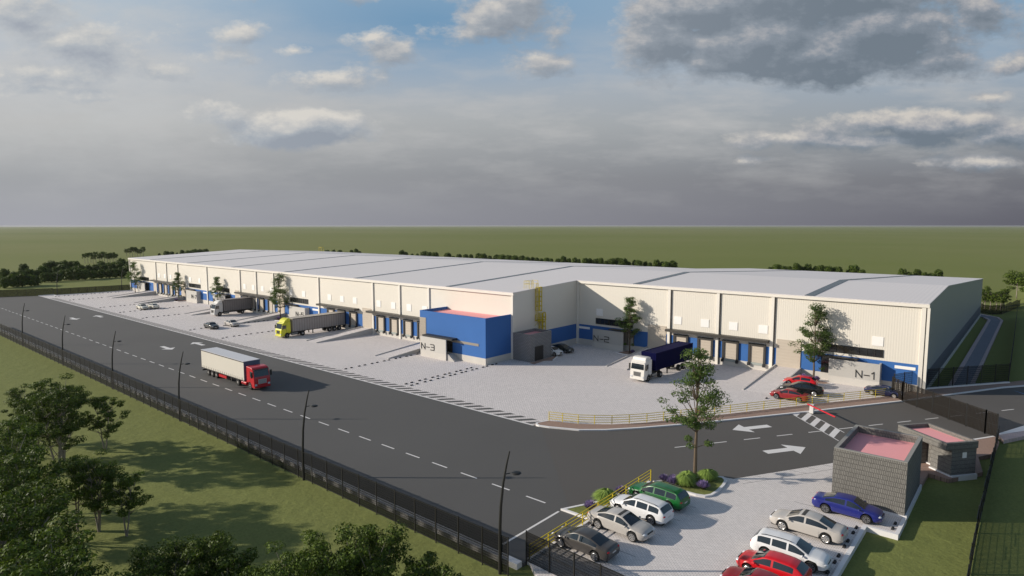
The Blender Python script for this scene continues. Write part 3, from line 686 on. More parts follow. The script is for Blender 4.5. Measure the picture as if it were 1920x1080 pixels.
# ------------------------------------------------------------------ cars
def interp(pts):
    xs=[p[0] for p in pts]; ys=[p[1] for p in pts]
    def f(t):
        return float(np.mean([np.interp(t+d_,xs,ys) for d_ in (-.03,-.015,0,.015,.03)]))
    return f
STY = {
 'sedan': dict(L=5.3,W=1.0,wr=-.575,wf=.60,R=.375,
   zt=[(-1,.80),(-.985,1.0),(-.95,1.12),(-.72,1.17),(-.36,1.50),(-.15,1.58),(.08,1.59),(.2,1.54),(.50,1.15),(.55,1.09),(.8,1.0),(.94,.88),(.985,.74),(1,.62)],
   rear=(-.70,-.36),wind=(.2,.52),side=(-.60,.44),pil=[(-.03,.02)],quarter=None),
 'wagon': dict(L=5.2,W=1.0,wr=-.57,wf=.61,R=.39,
   zt=[(-1,.78),(-.99,1.0),(-.97,1.14),(-.83,1.53),(-.72,1.62),(-.3,1.68),(.05,1.67),(.18,1.60),(.50,1.19),(.55,1.13),(.8,1.05),(.94,.94),(.985,.78),(1,.62)],
   rear=(-.955,-.82),wind=(.19,.52),side=(-.80,.44),pil=[(-.03,.02),(-.45,-.41)],quarter=None),
 'hatch': dict(L=4.6,W=.98,wr=-.60,wf=.61,R=.36,
   zt=[(-1,.75),(-.985,1.02),(-.95,1.12),(-.72,1.47),(-.55,1.56),(-.15,1.60),(.08,1.57),(.2,1.50),(.54,1.10),(.6,1.04),(.85,.94),(.95,.84),(.985,.72),(1,.6)],
   rear=(-.93,-.72),wind=(.18,.56),side=(-.66,.46),pil=[(-.10,-.04)],quarter=None)}
def make_car(style, rim='rim', cladding=False, sunroof=False, name='car'):
    s_=STY[style]; L2=s_['L']/2; W0=s_['W']; zt=interp(s_['zt'])
    belt=interp([(-1,.86),(-.95,1.0),(-.7,1.08),(-.3,1.07),(.3,1.02),(.6,.99),(.9,.86),(1,.62)])
    wfun=interp([(-1,.78),(-.96,.90),(-.85,.97),(-.4,1.0),(.45,1.0),(.8,.96),(.93,.86),(.985,.74),(1,.66)])
    wtop=interp([(-1,.78),(-.9,.80),(-.72,.78 if style=='sedan' else .70),(-.4,.70),(0,.69),(.2,.70),(.5,.83),(.9,.78),(1,.64)])
    ts=set(np.linspace(-1,1,49).round(4))|{-.995,-.985,-.97,.97,.985,.995}
    for k in ('rear','wind','side'): ts|=set(s_[k])
    for a_,b_ in s_['pil']: ts|={a_,b_}
    for wc in (s_['wr'],s_['wf']):
        for k in range(-6,7): ts.add(round(wc+(s_['R']+.05)*math.sin(k*PI/12)/L2,4))
    ts=sorted(ts); rings=[]
    for t in ts:
        w=W0*wfun(t); zc=zt(t); zb=min(belt(t),zc-.035); zl=.26+.14*max(0,abs(t)-.9)/.1
        for wc in (s_['wr'],s_['wf']):
            dx=abs(t-wc)*L2; ra=s_['R']+.055
            if dx<ra: zl=max(zl,s_['R']+math.sqrt(ra*ra-dx*dx)-.01)
        z1=min(zl+.09,zb-.12); z2=min(max(.62,z1+.03),zb-.08); z3=min(max(zb-.14,z2+.02),zb-.03); wt=min(W0*wtop(t),w*.9); ze=max(zc-.055,zb+.012)
        p4=(w*.95,zb); p7=(wt,ze)
        lerp=lambda a_,b_,k:(a_[0]+(b_[0]-a_[0])*k,a_[1]+(b_[1]-a_[1])*k)
        zl=min(zl,z1-.01)
        rings.append((t,[(w-.13,zl),(w-.035,z1),(w,z2),(w*.985,z3),p4,lerp(p4,p7,.08),lerp(p4,p7,.88),p7,(wt*.90,zc-.022),(wt*.5,zc-.004),(0,zc+.004)]))
    bk={}
    def put(key,vs):
        m=bk.setdefault(key,MB()); m.add(vs,[list(range(len(vs)))])
    np_=11
    for i in range(len(rings)-1):
        t0,a_=rings[i]; t1,b_=rings[i+1]; tm=(t0+t1)/2; x0=t0*L2; x1=t1*L2
        for k in range(np_-1):
            key='body'
            hgt=min(a_[7][1]-a_[4][1],b_[7][1]-b_[4][1])
            inpil=any(p<=tm<=q_ for p,q_ in s_['pil'])
            if k==5 and s_['side'][0]<tm<s_['side'][1] and hgt>.10 and not inpil:
                idx=sum(1 for p,q_ in s_['pil'] if tm<p); key=('side',idx)
            if k in (8,9):
                if s_['wind'][0]<tm<s_['wind'][1]: key='windscreen'
                elif s_['rear'][0]<tm<s_['rear'][1]: key='rear_window'
                elif sunroof and .02<tm<.13: key='sunroof'
            if k==0 and cladding: key='cladding'
            for sg in (1,-1):
                kk=(key[0],key[1],sg) if isinstance(key,tuple) else key
                q_=[(x0,sg*a_[k][0],a_[k][1]),(x1,sg*b_[k][0],b_[k][1]),(x1,sg*b_[k+1][0],b_[k+1][1]),(x0,sg*a_[k+1][0],a_[k+1][1])]
                put(kk,q_ if sg>0 else q_[::-1])
    for t,rg_,rev in ((rings[0][0],rings[0][1],False),(rings[-1][0],rings[-1][1],True)):
        pl=[(t*L2,p[0],p[1]) for p in rg_]+[(t*L2,-p[0],p[1]) for p in rg_[::-1][1:]]
        put('body',pl[::-1] if rev else pl)
    root=thing(name,'car','car')
    def weld(m):
        mp={}; vs=[]; rm=[]
        for v in m.v:
            k=(round(v[0],4),round(v[1],4),round(v[2],4))
            if k not in mp: mp[k]=len(vs); vs.append(v)
            rm.append(mp[k])
        m.f=[f for f in ([rm[i] for i in f] for f in m.f)]; m.v=vs
        g_=[];mm_=[]
        for f,mi in zip(m.f,m.m):
            ff=[]
            for i in f:
                if i not in ff: ff.append(i)
            if len(ff)>2: g_.append(ff);mm_.append(mi)
        m.f=g_;m.m=mm_; return m
    weld(bk['body']).build('body',PAINT['silver'],root,smooth=38)
    for key,nm,mt in (('windscreen','windscreen','carglass'),('rear_window','rear_window','carglass'),('sunroof','sunroof','canopy'),('cladding','sill_cladding','rubber')):
        if key in bk: weld(bk[key]).build(nm,M[mt],root,smooth=40)
    for key in bk:
        if isinstance(key,tuple): weld(bk[key]).build('side_window',M['carglass'],root,smooth=40)
    MB().box(-L2*.93,L2*.93,-W0+.22,W0-.22,.22,.62).build('underbody',M['chassis'],root)
    for sg in (1,-1):
        MB().ell((L2*.925,sg*W0*.66,.745),(.20,.19,.085),10,6).build('headlight',M['headlight'],root,smooth=60)
        MB().ell((-L2*.955,sg*W0*.68,.93),(.13,.17,.085 if style!='hatch' else .16),10,6).build('taillight',M['taillight'],root,smooth=60)
        MB().ell((L2*.40,sg*(W0+.10),1.08),(.09,.12,.075),8,5).build('mirror',PAINT['silver'],root,smooth=60)
        for wx in (s_['wr']*L2,s_['wf']*L2):
            Rr=s_['R']; yc=sg*(W0-.135)
            w_=MB().lathe_y([(-.115,Rr*.62),(-.125,Rr*.9),(-.09,Rr),(.09,Rr),(.125,Rr*.9),(.115,Rr*.62)],wx,yc,Rr,24).build('wheel',M['tyre'],root,smooth=40)
            rm_=MB(); yo=yc+sg*.105
            for k in range(7):
                an=2*PI*k/7; rm_.seg((wx,yo,Rr),(wx+Rr*.62*math.cos(an),yo,Rr+Rr*.62*math.sin(an)),.05,.085)
            ring=[(wx+Rr*.66*math.cos(2*PI*k/18),yo,Rr+Rr*.66*math.sin(2*PI*k/18)) for k in range(19)]
            rm_.tube(ring,.035,5,cap=False); rm_.lathe_y([(-.02,.075),(.02,.075)],wx,yo,Rr,10)
            rm_.build('rim',M[rim],w_,smooth=40)
    MB().box(L2*.975,L2*.995+.012,-.38,.38,.50,.76).build('grille',M['black'],root)
    MB().box(L2*.985,L2+.022,-.22,.22,.40,.49).build('number_plate',M['plate'],root)
    MB().box(-L2-.012,-L2*.985,-.24,.24,.72,.82).build('number_plate',M['plate'],root)
    if style=='wagon':
        for sg in (1,-1): MB().tube([(-.72*L2,sg*.66,1.62),(-.6*L2,sg*.665,1.70),(-.2*L2,sg*.665,1.74),(0,sg*.665,1.73),(.1*L2,sg*.66,1.66)],.022,6).build('roof_rail',M['black'],root)
    return root
PROTO={}
def put_car(style, col, x, y, deg, lab, group, rim='rim', cladding=False, sunroof=False, sc=1.0):
    key=(style,rim,cladding,sunroof)
    if key not in PROTO:
        t=PROTO[key]=make_car(style,rim,cladding,sunroof,{'sedan':'sedan','wagon':'estate_car','hatch':'hatchback'}[style])
    else: t=copy_tree(PROTO[key])
    for ch in t.children:
        nm=ch.name.split('.')[0]
        if nm in ('body','mirror'):
            ch.material_slots[0].link='OBJECT'; ch.material_slots[0].material=PAINT[col]
    t.location=(x,y,.006); t.rotation_euler=(0,0,R(deg)); t.scale=(sc,sc,sc); tag(t,lab,'car',group); return t
gp='cars parked in the front car park'; gy='cars parked in the warehouse yard'
put_car('sedan','silver',-24.05,41.62,-1.5,'silver sedan with dark sunroof parked nose in beside the yellow railing',gp,'rim',False,True)
put_car('wagon','white',-24.1,44.95,178,'white estate car parked between the silver sedan and the green estate',gp,'rimdark',True)
put_car('wagon','green',-24.2,48.25,178,'green estate car beside the planted island',gp,'rimdark',True)
put_car('sedan','brown',-24.6,37.35,180,'dark grey brown sedan half hidden behind the short black fence',gp,'rimdark',False,False,.96)
put_car('sedan','blue',-11.05,56.35,0,'dark blue sedan parked against the square gatehouse',gp,'rimdark',False,False,.98)
put_car('sedan','silver',-12.7,50.85,179,'silver beige sedan with sunroof between the blue sedan and white estate',gp,'rim',False,True,1.02)
put_car('wagon','white',-12.5,45.75,2,'white estate car with black wheel arches beside the red hatchback',gp,'rimdark',True)
put_car('hatch','red',-12.75,42.75,180,'bright red hatchback at the bottom edge beside the white estate',gp)
put_car('sedan','darkred',-12.6,40.0,180,'dark red car cut off by the bottom edge',gp,'rimdark',False,False,.95)
put_car('sedan','charcoal',-147.7,65.1,-2,'charcoal sedan in the yard near the hatched road edge',gy,'rimdark',False,False,.95)
put_car('sedan','silver',-147.6,69.9,-2,'silver sedan in the yard at the foot of a ramp',gy,'rim',False,False,.95)
put_car('sedan','ivory',-197.2,67.6,0,'ivory sedan facing the camera side, front one of the far yard pair',gy,'rimdark',False,False,.95)
put_car('sedan','ivory',-196.7,70.3,180,'ivory sedan with red tail lights toward the camera, behind its pair',gy,'rim',False,False,.95)
put_car('hatch','white',-68.9,92.55,0,'white hatchback beside the grey utility room',gy)
put_car('sedan','teal',-69.0,96.0,0,'dark green black car behind the white hatchback in the shade',gy,'rimdark',False,False,.95)
put_car('sedan','darkred',-25.5,89.65,180,'dark red sedan nearest the footpath railing',gy,'rimdark',False,False,.95)
put_car('sedan','black',-25.1,93.9,192,'long black sedan between the two red cars',gy,'rim',False,False,1.06)
put_car('hatch','red',-26.6,98.4,185,'bright red car behind the black sedan near screen N-1',gy)
put_car('sedan','navy',-15.9,100.3,-4,'navy sedan behind the railing end at the mesh gate',gy,'rim',False,False,.9)

# ------------------------------------------------------------------ lorries (local x forward, front bumper at x = 0)
def twheel(parent, x, y, sg, r=.52, w=.30, rim='rim'):
    w_=MB().lathe_y([(-w/2,r*.6),(-w/2,r*.92),(-w/2+.04,r),(w/2-.04,r),(w/2,r*.92),(w/2,r*.6)],x,y,r,24).build('wheel',M['tyre'],parent,False,40)
    MB().lathe_y([(-.03,r*.60),(.0,r*.58),(.03,r*.25)] if sg>0 else [(-.03,r*.25),(0,r*.58),(.03,r*.60)],x,y+sg*(w/2-.02),r,16).build('rim',M[rim],w_,False,40)
def truck(name, lab, loc, deg, cabmat, kind, trailer):
    T=thing(name,lab,'truck',loc,R(deg),'trucks at the warehouse'); hw=1.25
    pts=[(0,.42),(.03,1.15),(-.03,1.75),(-.12,2.0),(-.34,2.92),(-.55,3.22),(-.9,3.34),(-2.25,3.42),(-2.25,1.05),(-1.98,1.05)]
    pts+=[(-1.40+.60*math.cos(a_),.54+.60*math.sin(a_)) for a_ in np.linspace(PI-.55,.1,8)]+[(-.76,.42)]
    if kind=='white': pts[2:7]=[(-.02,1.75),(-.05,2.0),(-.16,2.85),(-.2,3.0),(-.5,3.35)]
    C=MB().xprism(pts[::-1],-hw,hw).build('cab',M[cabmat],T,False,None,.07)
    f0,f1=((-.12,2.0),(-.34,2.92)) if kind!='white' else ((-.05,2.0),(-.16,2.85))
    nx_=np.array((f1[1]-f0[1],-(f1[0]-f0[0]))); nx_=nx_/np.linalg.norm(nx_)*.012
    g_=MB().add([(f0[0]+nx_[0],-hw+.12,f0[1]+nx_[1]),(f0[0]+nx_[0],hw-.12,f0[1]+nx_[1]),(f1[0]+nx_[0],hw-.18,f1[1]+nx_[1]),(f1[0]+nx_[0],-hw+.18,f1[1]+nx_[1])],[(0,1,2,3)])
    m=MB(); m.add([(f0[0]+nx_[0],-hw+.12,f0[1]+nx_[1]),(f0[0]+nx_[0],hw-.12,f0[1]+nx_[1]),(f1[0]+nx_[0],hw-.18,f1[1]+nx_[1]),(f1[0]+nx_[0],-hw+.18,f1[1]+nx_[1]),
       (f0[0]-.05,-hw+.12,f0[1]),(f0[0]-.05,hw-.12,f0[1]),(f1[0]-.05,hw-.18,f1[1]),(f1[0]-.05,-hw+.18,f1[1])],[(0,1,2,3),(7,6,5,4),(0,4,5,1),(1,5,6,2),(2,6,7,3),(3,7,4,0)])
    m.build('windscreen',M['carglass'],C,False)
    for sg in (1,-1):
        MB().xprism([(-.28,2.0),(-.45,2.75),(-1.15,2.78),(-1.15,2.0)][::-1],*sorted((sg*(hw-.02),sg*(hw+.015)))).build('side_window',M['carglass'],C,False)
        MB().box(-1.22,-1.19,*sorted((sg*(hw-.01),sg*(hw+.012))),1.1,2.9).build('door_seam',M['chassis'],C,False)
        mi=MB().box(-.30,-.14,*sorted((sg*(hw+.10),sg*(hw+.36))),1.95,2.75); mi.seg((-.25,sg*hw,2.7),(-.25,sg*(hw+.2),2.7),.04)
        mi.build('mirror',M['black'],C,False,None,.03)
        MB().box(-.06,.07,*sorted((sg*(hw-.42),sg*(hw-.08))),.72,1.0).build('headlight',M['headlight'],C,False,None,.03)
        MB().box(-1.9,-.85,*sorted((sg*(hw-.02),sg*(hw+.02))),.45,.62).build('step',M['chassis'],C,False)
    MB().box(-.1,.055,-.62,.62,.95,1.62).build('grille',M['plate' if kind=='red' else ('chassis' if kind!='white' else 'steel')],C,False)
    gb=MB()
    for i in range(4): gb.box(.055,.075,-.55,.55,1.02+.15*i,1.07+.15*i)
    gb.build('grille_bar',M['chassis'],C,False)
    MB().box(-.15,.09,-hw+.02,hw-.02,.40,.66).build('bumper',M[cabmat],C,False,None,.04)
    MB().box(-.45,-.10,-hw+.1,hw-.1,2.98,3.06).build('sun_visor',M['chassis' if kind!='white' else cabmat],C,False,None,.02)
    if kind in ('yellow','grey'):
        MB().xprism([(-.75,3.30),(-1.15,3.85),(-1.6,4.12),(-2.2,4.18),(-2.25,3.40)],-1.12,1.12).build('wind_deflector',M[cabmat if kind=='yellow' else 'truckwht'],C,False,None,.09)
    if kind=='white': MB().xprism([(-.45,3.3),(-.65,3.78),(-1.0,3.86),(-2.0,3.80),(-2.05,3.4)],-1.15,1.15).build('high_roof',M[cabmat],C,False,None,.08)
    Ltot=trailer['L']; x_back=-6.2 if trailer['kind']!='rigid' else -Ltot+.3
    MB().box(x_back,-2.0,-.45,.45,.72,1.02).box(-2.3,-1.2,-.9,.9,.55,.95).build('chassis_frame',M['chassis'],T,False)
    for sg in (1,-1):
        twheel(T,-1.40,sg*1.06,sg)
        MB().tube([(-3.9,sg*.95,.72),(-2.5,sg*.95,.72)],.32,12).build('fuel_tank',M['steel' if kind!='red' else cabmat],T,False,40)
        if trailer['kind']=='rigid': twheel(T,-7.6,sg*.98,sg,w=.52)
        else: twheel(T,-5.1,sg*.98,sg,w=.52)
    z0,z1,hb=trailer['z0'],trailer['z1'],1.28; xa,xb=trailer['xa'],-Ltot
    Tr=MB().box(xb+.06,xa-.06,-hb+.02,hb-.02,z0,z1-.06).build('trailer' if trailer['kind']!='rigid' else 'cargo_box',M[trailer['mat']],T,False)
    if trailer['kind']=='container':
        rb=MB(); xx=xb+.2
        while xx<xa-.25:
            for sg in (1,-1): rb.box(xx,xx+.13,*sorted((sg*(hb-.021),sg*(hb+.012))),z0+.16,z1-.18)
            xx+=.28
        yy=-hb+.15
        while yy<hb-.2: rb.box(xa-.061,xa-.03,yy,yy+.12,z0+.16,z1-.18); yy+=.28
        rb.build('corrugation',M[trailer['mat']],Tr,False)
        fr=MB()
        for sg in (1,-1):
            fr.box(xb,xa,*sorted((sg*(hb-.08),sg*(hb+.03))),z0-.02,z0+.14).box(xb,xa,*sorted((sg*(hb-.08),sg*(hb+.031))),z1-.16,z1)
            for xx in (xb+.001,xa-.15): fr.box(xx,xx+.149,*sorted((sg*(hb-.1),sg*(hb+.029))),z0+.14,z1-.16)
        fr.box(xa-.1,xa+.001,-hb+.1,hb-.1,z1-.17,z1-.005)
        fr.build('frame',M[trailer['mat']],Tr,False)
    else:
        MB().box(xb,xa,-hb-.01,hb+.01,z1-.055,z1).build('roof',M[trailer['roof']],Tr,False)
        rl=MB()
        for sg in (1,-1): rl.box(xb,xa,*sorted((sg*(hb-.01),sg*(hb+.025))),z1-.17,z1-.058).box(xb,xa,*sorted((sg*(hb-.01),sg*(hb+.02))),z0-.08,z0+.03)
        rl.build('rail',M['chassis'],Tr,False)
        MB().box(xa-.059,xa-.01,-hb+.02,hb-.02,z0,z1-.056).build('front_panel',M['trailfront' if kind=='red' else trailer['mat']],Tr,False)
        sms={1:MB(),-1:MB()}; xx=xb+.5
        while xx<xa-.3:
            for sg in (1,-1):
                sm=sms[sg]
                if kind!='red': sm.box(xx,xx+.03,*sorted((sg*(hb-.021),sg*(hb-.005))),z0+.05,z1-.2)
                sm.box(xx,xx+.045,*sorted((sg*(hb-.021),sg*(hb+.0))),z0+.03,z0+.36)
            xx+=.62
        for sm in sms.values(): sm.build('strap',M['chassis'],Tr,False)
    if trailer['kind']!='rigid':
        MB().box(xb+.2,xa-.6,-.5,.5,z0-.25,z0-.01).build('trailer_frame',M['chassis'],T,False)
        for wx in trailer['wheels']:
            for sg in (1,-1): twheel(T,wx,sg*.98,sg,w=.5)
        for sg in (1,-1):
            MB().box(-7.9,-7.72,*sorted((sg*.75,sg*.9)),.15,z0-.1).build('landing_leg',M['chassis'],T,False)
            if kind=='red': MB().box(max(trailer['wheels'])+.9,max(trailer['wheels'])+3.4,*sorted((sg*1.05,sg*1.2)),.45,.85).build('side_guard',M['truckred'],T,False)
        MB().box(xb+.02,xb+.2,-1.2,1.2,.5,.72).build('rear_guard',M['chassis'],T,False)
    else:
        MB().box(xb+.02,xb+.2,-1.2,1.2,.5,.72).build('rear_guard',M['chassis'],T,False)
    return T
truck('semi_truck','red cab articulated truck with cream trailer driving on the main road',(-86.15,44.95,0),0,'truckred','red',dict(kind='curtain',L=17.2,xa=-2.95,z0=1.1,z1=3.98,mat='curtain',roof='trailroof',wheels=(-12.2,-13.6,-15.0)))
truck('semi_truck','yellow cab articulated truck with dusty curtain trailer backed to the docks',(-123.85,68.6,0),-90,'truckyel','yellow',dict(kind='curtain',L=16.0,xa=-2.7,z0=1.15,z1=4.02,mat='curtaingrey',roof='trailroof2',wheels=(-11.9,-13.2,-14.5)))
truck('box_truck','grey rigid box truck backed to the far docks',(-167.5,74.3,0),-90,'truckgry','grey',dict(kind='rigid',L=10.3,xa=-2.45,z0=1.15,z1=4.2,mat='curtaindark',roof='curtaindark',wheels=()))
truck('semi_truck','white cab articulated truck carrying a navy shipping container',(-46.45,84.55,0),-92.5,'truckwht','white',dict(kind='container',L=15.6,xa=-3.3,z0=1.42,z1=4.15,mat='container',roof='container',wheels=(-11.4,-12.8)))

# ------------------------------------------------------------------ wheel stops
ws=[None]
def stop(x, y, lab, grp):
    if ws[0] is None:
        yslab(0,0,[]) if False else None
        m=MB().xprism([(-.11,0),(-.08,.11),(-.04,.14),(.04,.14),(.08,.11),(.11,0)][::-1],-.21,.21)
        o=ws[0]=m.build('wheel_stop',M['rubber'])
    else:
        o=ws[0].copy(); COL.objects.link(o)
    o.location=(x,y,.006); tag(o,lab,'wheel stop',grp); return o
YS=[60.7,61.8,63.4,64.55,66.1,67.2,68.75,69.8,71.35,72.35,73.85,74.9,76.5,77.5,78.9,79.9]
for x,n0,n1,lab in ((-71.35,0,16,'black rubber wheel stop in the row at the office block corner'),(-72.6,0,12,'black rubber wheel stop in the inner row before the blue office block'),(-88.1,0,14,'black rubber wheel stop in the row by the ramp left of the office block'),
    (-133.1,0,16,'black rubber wheel stop in the row left of the yellow cab truck'),(-149.2,0,16,'black rubber wheel stop in the row by the charcoal and silver yard cars'),(-177.8,0,8,'black rubber wheel stop in the row left of the grey box truck'),
    (-194.2,0,15,'black rubber wheel stop in the row by the ivory cars'),(-210.2,0,14,'black rubber wheel stop in the row by the ramp of screen N-7'),(-239.2,0,8,'black rubber wheel stop in the row by the farthest ramp'),(-255.0,0,16,'black rubber wheel stop in the row along the far left kerb')):
    for k in range(n0,n1):
        xx=x+(.9 if k==0 and x<-130 else 0)*.6
        stop(xx,YS[k],lab,'wheel stops in the yard')
for x,y,lab in ((-7.7,56.95,'far one of the two black wheel stops before the blue sedan'),(-7.7,55.85,'near one of the two black wheel stops before the blue sedan'),(-9.94,54.15,'black wheel stop on the kerb between blue sedan and silver beige sedan, far one'),(-9.94,53.05,'black wheel stop on the kerb between blue sedan and silver beige sedan, near one'),
    (-9.95,51.35,'far black wheel stop behind the silver beige sedan'),(-9.95,50.25,'near black wheel stop behind the silver beige sedan'),(-9.95,48.55,'far black wheel stop in the empty bay before the white estate'),(-9.95,47.4,'near black wheel stop in the empty bay before the white estate'),
    (-9.97,45.6,'black wheel stop at the nose of the right white estate'),(-26.15,39.25,'black wheel stop between the brown and silver sedans'),(-26.2,41.0,'black wheel stop behind the left silver sedan'),(-26.14,50.15,'black wheel stop between the green estate and the planted island')):
    stop(x,y,lab,'wheel stops in the car park')
stop(-28.1,88.0,'black wheel stop at the nose of the dark red sedan','wheel stops in the yard')

# ------------------------------------------------------------------ foliage
def leaf_mesh(name, pos, nrm_bias, size, rng, mats, extra=None, aspect=.55, up=.35):
    n=len(pos); a_=rng.normal(size=(n,3)); nb=nrm_bias*1.5+rng.normal(size=(n,3))*.55; nb[:,2]+=up
    nb/=np.linalg.norm(nb,axis=1)[:,None]; a_-=nb*(a_*nb).sum(1)[:,None]; a_/=np.linalg.norm(a_,axis=1)[:,None]; b_=np.cross(nb,a_)
    sz=size*rng.uniform(.6,1.35,n)[:,None]
    V=np.empty((n,4,3)); V[:,0]=pos-a_*sz*.5; V[:,1]=pos+b_*sz*aspect*.5+a_*sz*.08; V[:,2]=pos+a_*sz*.5; V[:,3]=pos-b_*sz*aspect*.5+a_*sz*.08
    me=bpy.data.meshes.new(name); nv=n*4; ev=extra.v if extra else []; ef=extra.f if extra else []
    nl=sum(len(f) for f in ef)
    me.vertices.add(nv+len(ev)); co=V.reshape(-1,3)
    if ev: co=np.vstack([co,np.array(ev)])
    me.vertices.foreach_set('co',co.astype(np.float32).ravel())
    li=list(range(nv)); ls=[4*i for i in range(n)]; k=nv
    for f in ef: ls.append(k); li.extend([i+nv for i in f]); k+=len(f)
    me.loops.add(len(li)); me.loops.foreach_set('vertex_index',li)
    me.polygons.add(len(ls)); me.polygons.foreach_set('loop_start',ls)
    for m_ in mats: me.materials.append(m_)
    if ef: me.polygons.foreach_set('material_index',[0]*n+[1]*len(ef))
    me.update(calc_edges=True); me.validate(); return me
def cloud(rng, cs, per):
    P_=[];B_=[]
    for c_,r_ in cs:
        k=int(per*np.mean(r_)**2) if per<0 else per
        d_=rng.normal(size=(k,3)); d_/=np.linalg.norm(d_,axis=1)[:,None]; rad=rng.uniform(.25,1,k)[:,None]**.5
        P_.append(np.array(c_)+d_*rad*np.array(r_)); B_.append(d_)
    return np.vstack(P_),np.vstack(B_)
def tree_parts(seed, h, crown_w, z_lo, shape, stems, leaf_n, leaf_s, nclu, trunk_r, lean=.03, low=0, csize=1.0):
    rng=np.random.default_rng(seed); m=MB(); cs=[]; tips=[]
    for s_ in range(stems):
        an=2*PI*s_/max(stems,1)+rng.uniform(0,1); sp=0 if stems==1 else crown_w*.16
        pts=[]
        for i in range(9):
            t=i/8; bend=rng.normal(size=2)*lean*h*.35*t
            pts.append((math.cos(an)*sp*t**.8+bend[0],math.sin(an)*sp*t**.8+bend[1],h*.93*t))
        rad=[trunk_r*(1-.88*(i/8)**.9)*(1 if stems==1 else .72) for i in range(9)]; pts[0]=(pts[0][0],pts[0][1],-.4)
        m.tube(pts,rad,7); tips.append(pts)
    for k in range(nclu):
        pts=tips[k%stems]; f=rng.uniform(0,1); zz=z_lo+(h-z_lo)*f**.9*.97
        i=min(7,int(zz/(h*.93)*8)); q_=min(1,zz/(h*.93)*8-i); st=np.array(pts[i])*(1-q_)+np.array(pts[i+1])*q_
        wmax=crown_w/2*shape(max(0,min(1,(zz-z_lo)/(h-z_lo)))); rr=wmax*rng.uniform(.25,1)**.6; an=k*2.399+rng.uniform(-.4,.4)
        tip=np.array((st[0]+rr*math.cos(an),st[1]+rr*math.sin(an),min(h*.98,zz+rr*.18)))
        base=np.array(pts[max(1,i-1)]) if i>1 else st
        base=base if base[2]>z_lo*.6 else st
        mid=(base+tip)/2+np.array((0,0,-.06*h*.3+rng.uniform(-.1,.1)))
        m.tube([tuple(base),tuple(mid),tuple(tip)],[trunk_r*.28,trunk_r*.18,trunk_r*.07],5)
        cr=crown_w*.15*csize*rng.uniform(.7,1.25); cs.append((tuple(tip),(cr,cr,cr*.45)))
        if rr>crown_w*.2: cs.append((tuple((mid+tip)/2+rng.normal(size=3)*.15),(cr*.75,cr*.75,cr*.4)))
    for k in range(low):
        zz=z_lo*rng.uniform(.45,.9); i=min(7,int(zz/(h*.93)*8)); st=np.array(tips[0][i]); an=k*2.1+.5; rr=crown_w*.17
        tip=st+np.array((rr*math.cos(an),rr*math.sin(an),.5)); m.tube([tuple(st),tuple(tip)],[trunk_r*.2,.02],5); cs.append((tuple(tip),(crown_w*.07,)*2+(crown_w*.05,)))
    pos,bi=cloud(rng,cs,max(6,leaf_n//len(cs)))
    return m,pos,bi,rng
TREES={}
def make_tree(key, label, cat, group, args, leafm, barkm, name):
    if key not in TREES:
        m,pos,bi,rng=tree_parts(**args)
        t=thing(name,label,cat); m.build('trunk',M[barkm],t,False,50)
        link('crown',leaf_mesh('crown',pos,bi,args['leaf_s'],rng,[M[leafm]]),t); TREES[key]=t; return t
    t=copy_tree(TREES[key]); tag(t,label,cat,group); return t
ov=lambda f: (max(0,1-abs(2*f-.85)**2.2/1.6))**.5*(1-.25*f)
cone=lambda f: (.55+.45*math.sin(PI*min(1,f*1.6+.15)))*(1-.72*f**1.5)
# island tree
t=make_tree('island','slender young tree with open layered crown in the car park island','tree',None,dict(seed=11,h=12.6,crown_w=7.0,z_lo=5.0,shape=cone,stems=1,leaf_n=8800,leaf_s=.19,nclu=62,trunk_r=.20,low=5,csize=.85),'leafg','barkd','island_tree')
t.location=(-23.94,55.2,.1)
arg=dict(seed=21,h=11.2,crown_w=6.3,z_lo=4.0,shape=cone,stems=1,leaf_n=6800,leaf_s=.22,nclu=60,trunk_r=.16,low=3,csize=1.0)
arg2=dict(arg,seed=33,nclu=52,crown_w=5.4)
for i,(x,y,s_,rz,lab,ky) in enumerate(((-26.0,103.2,1.08,0,'slender planted tree beside screen N-1 casting its shadow on the wall','fa'),(-58.4,103.2,.97,1.2,'slender planted tree beside screen N-2 in the yard corner','fb'),(-149.2,83.4,1.05,2.3,'slender planted tree behind the yellow cab truck','fa'),
     (-184.0,83.3,.83,.7,'small planted tree over the grey box truck beside screen N-6','fb'),(-211.2,83.2,.83,3.3,'small planted tree left of screen N-7','fb'),(-248.0,83.0,1.0,4.0,'planted tree at the far end before screen N-8','fa'))):
    t=make_tree(ky,lab,'tree','planted trees along the warehouse',arg if ky=='fa' else arg2,'leafg','barkd','planted_tree'); t['group']='planted trees along the warehouse'
    t.location=(x,y,.02); t.rotation_euler=(0,0,rz); t.scale=(s_,s_,s_)
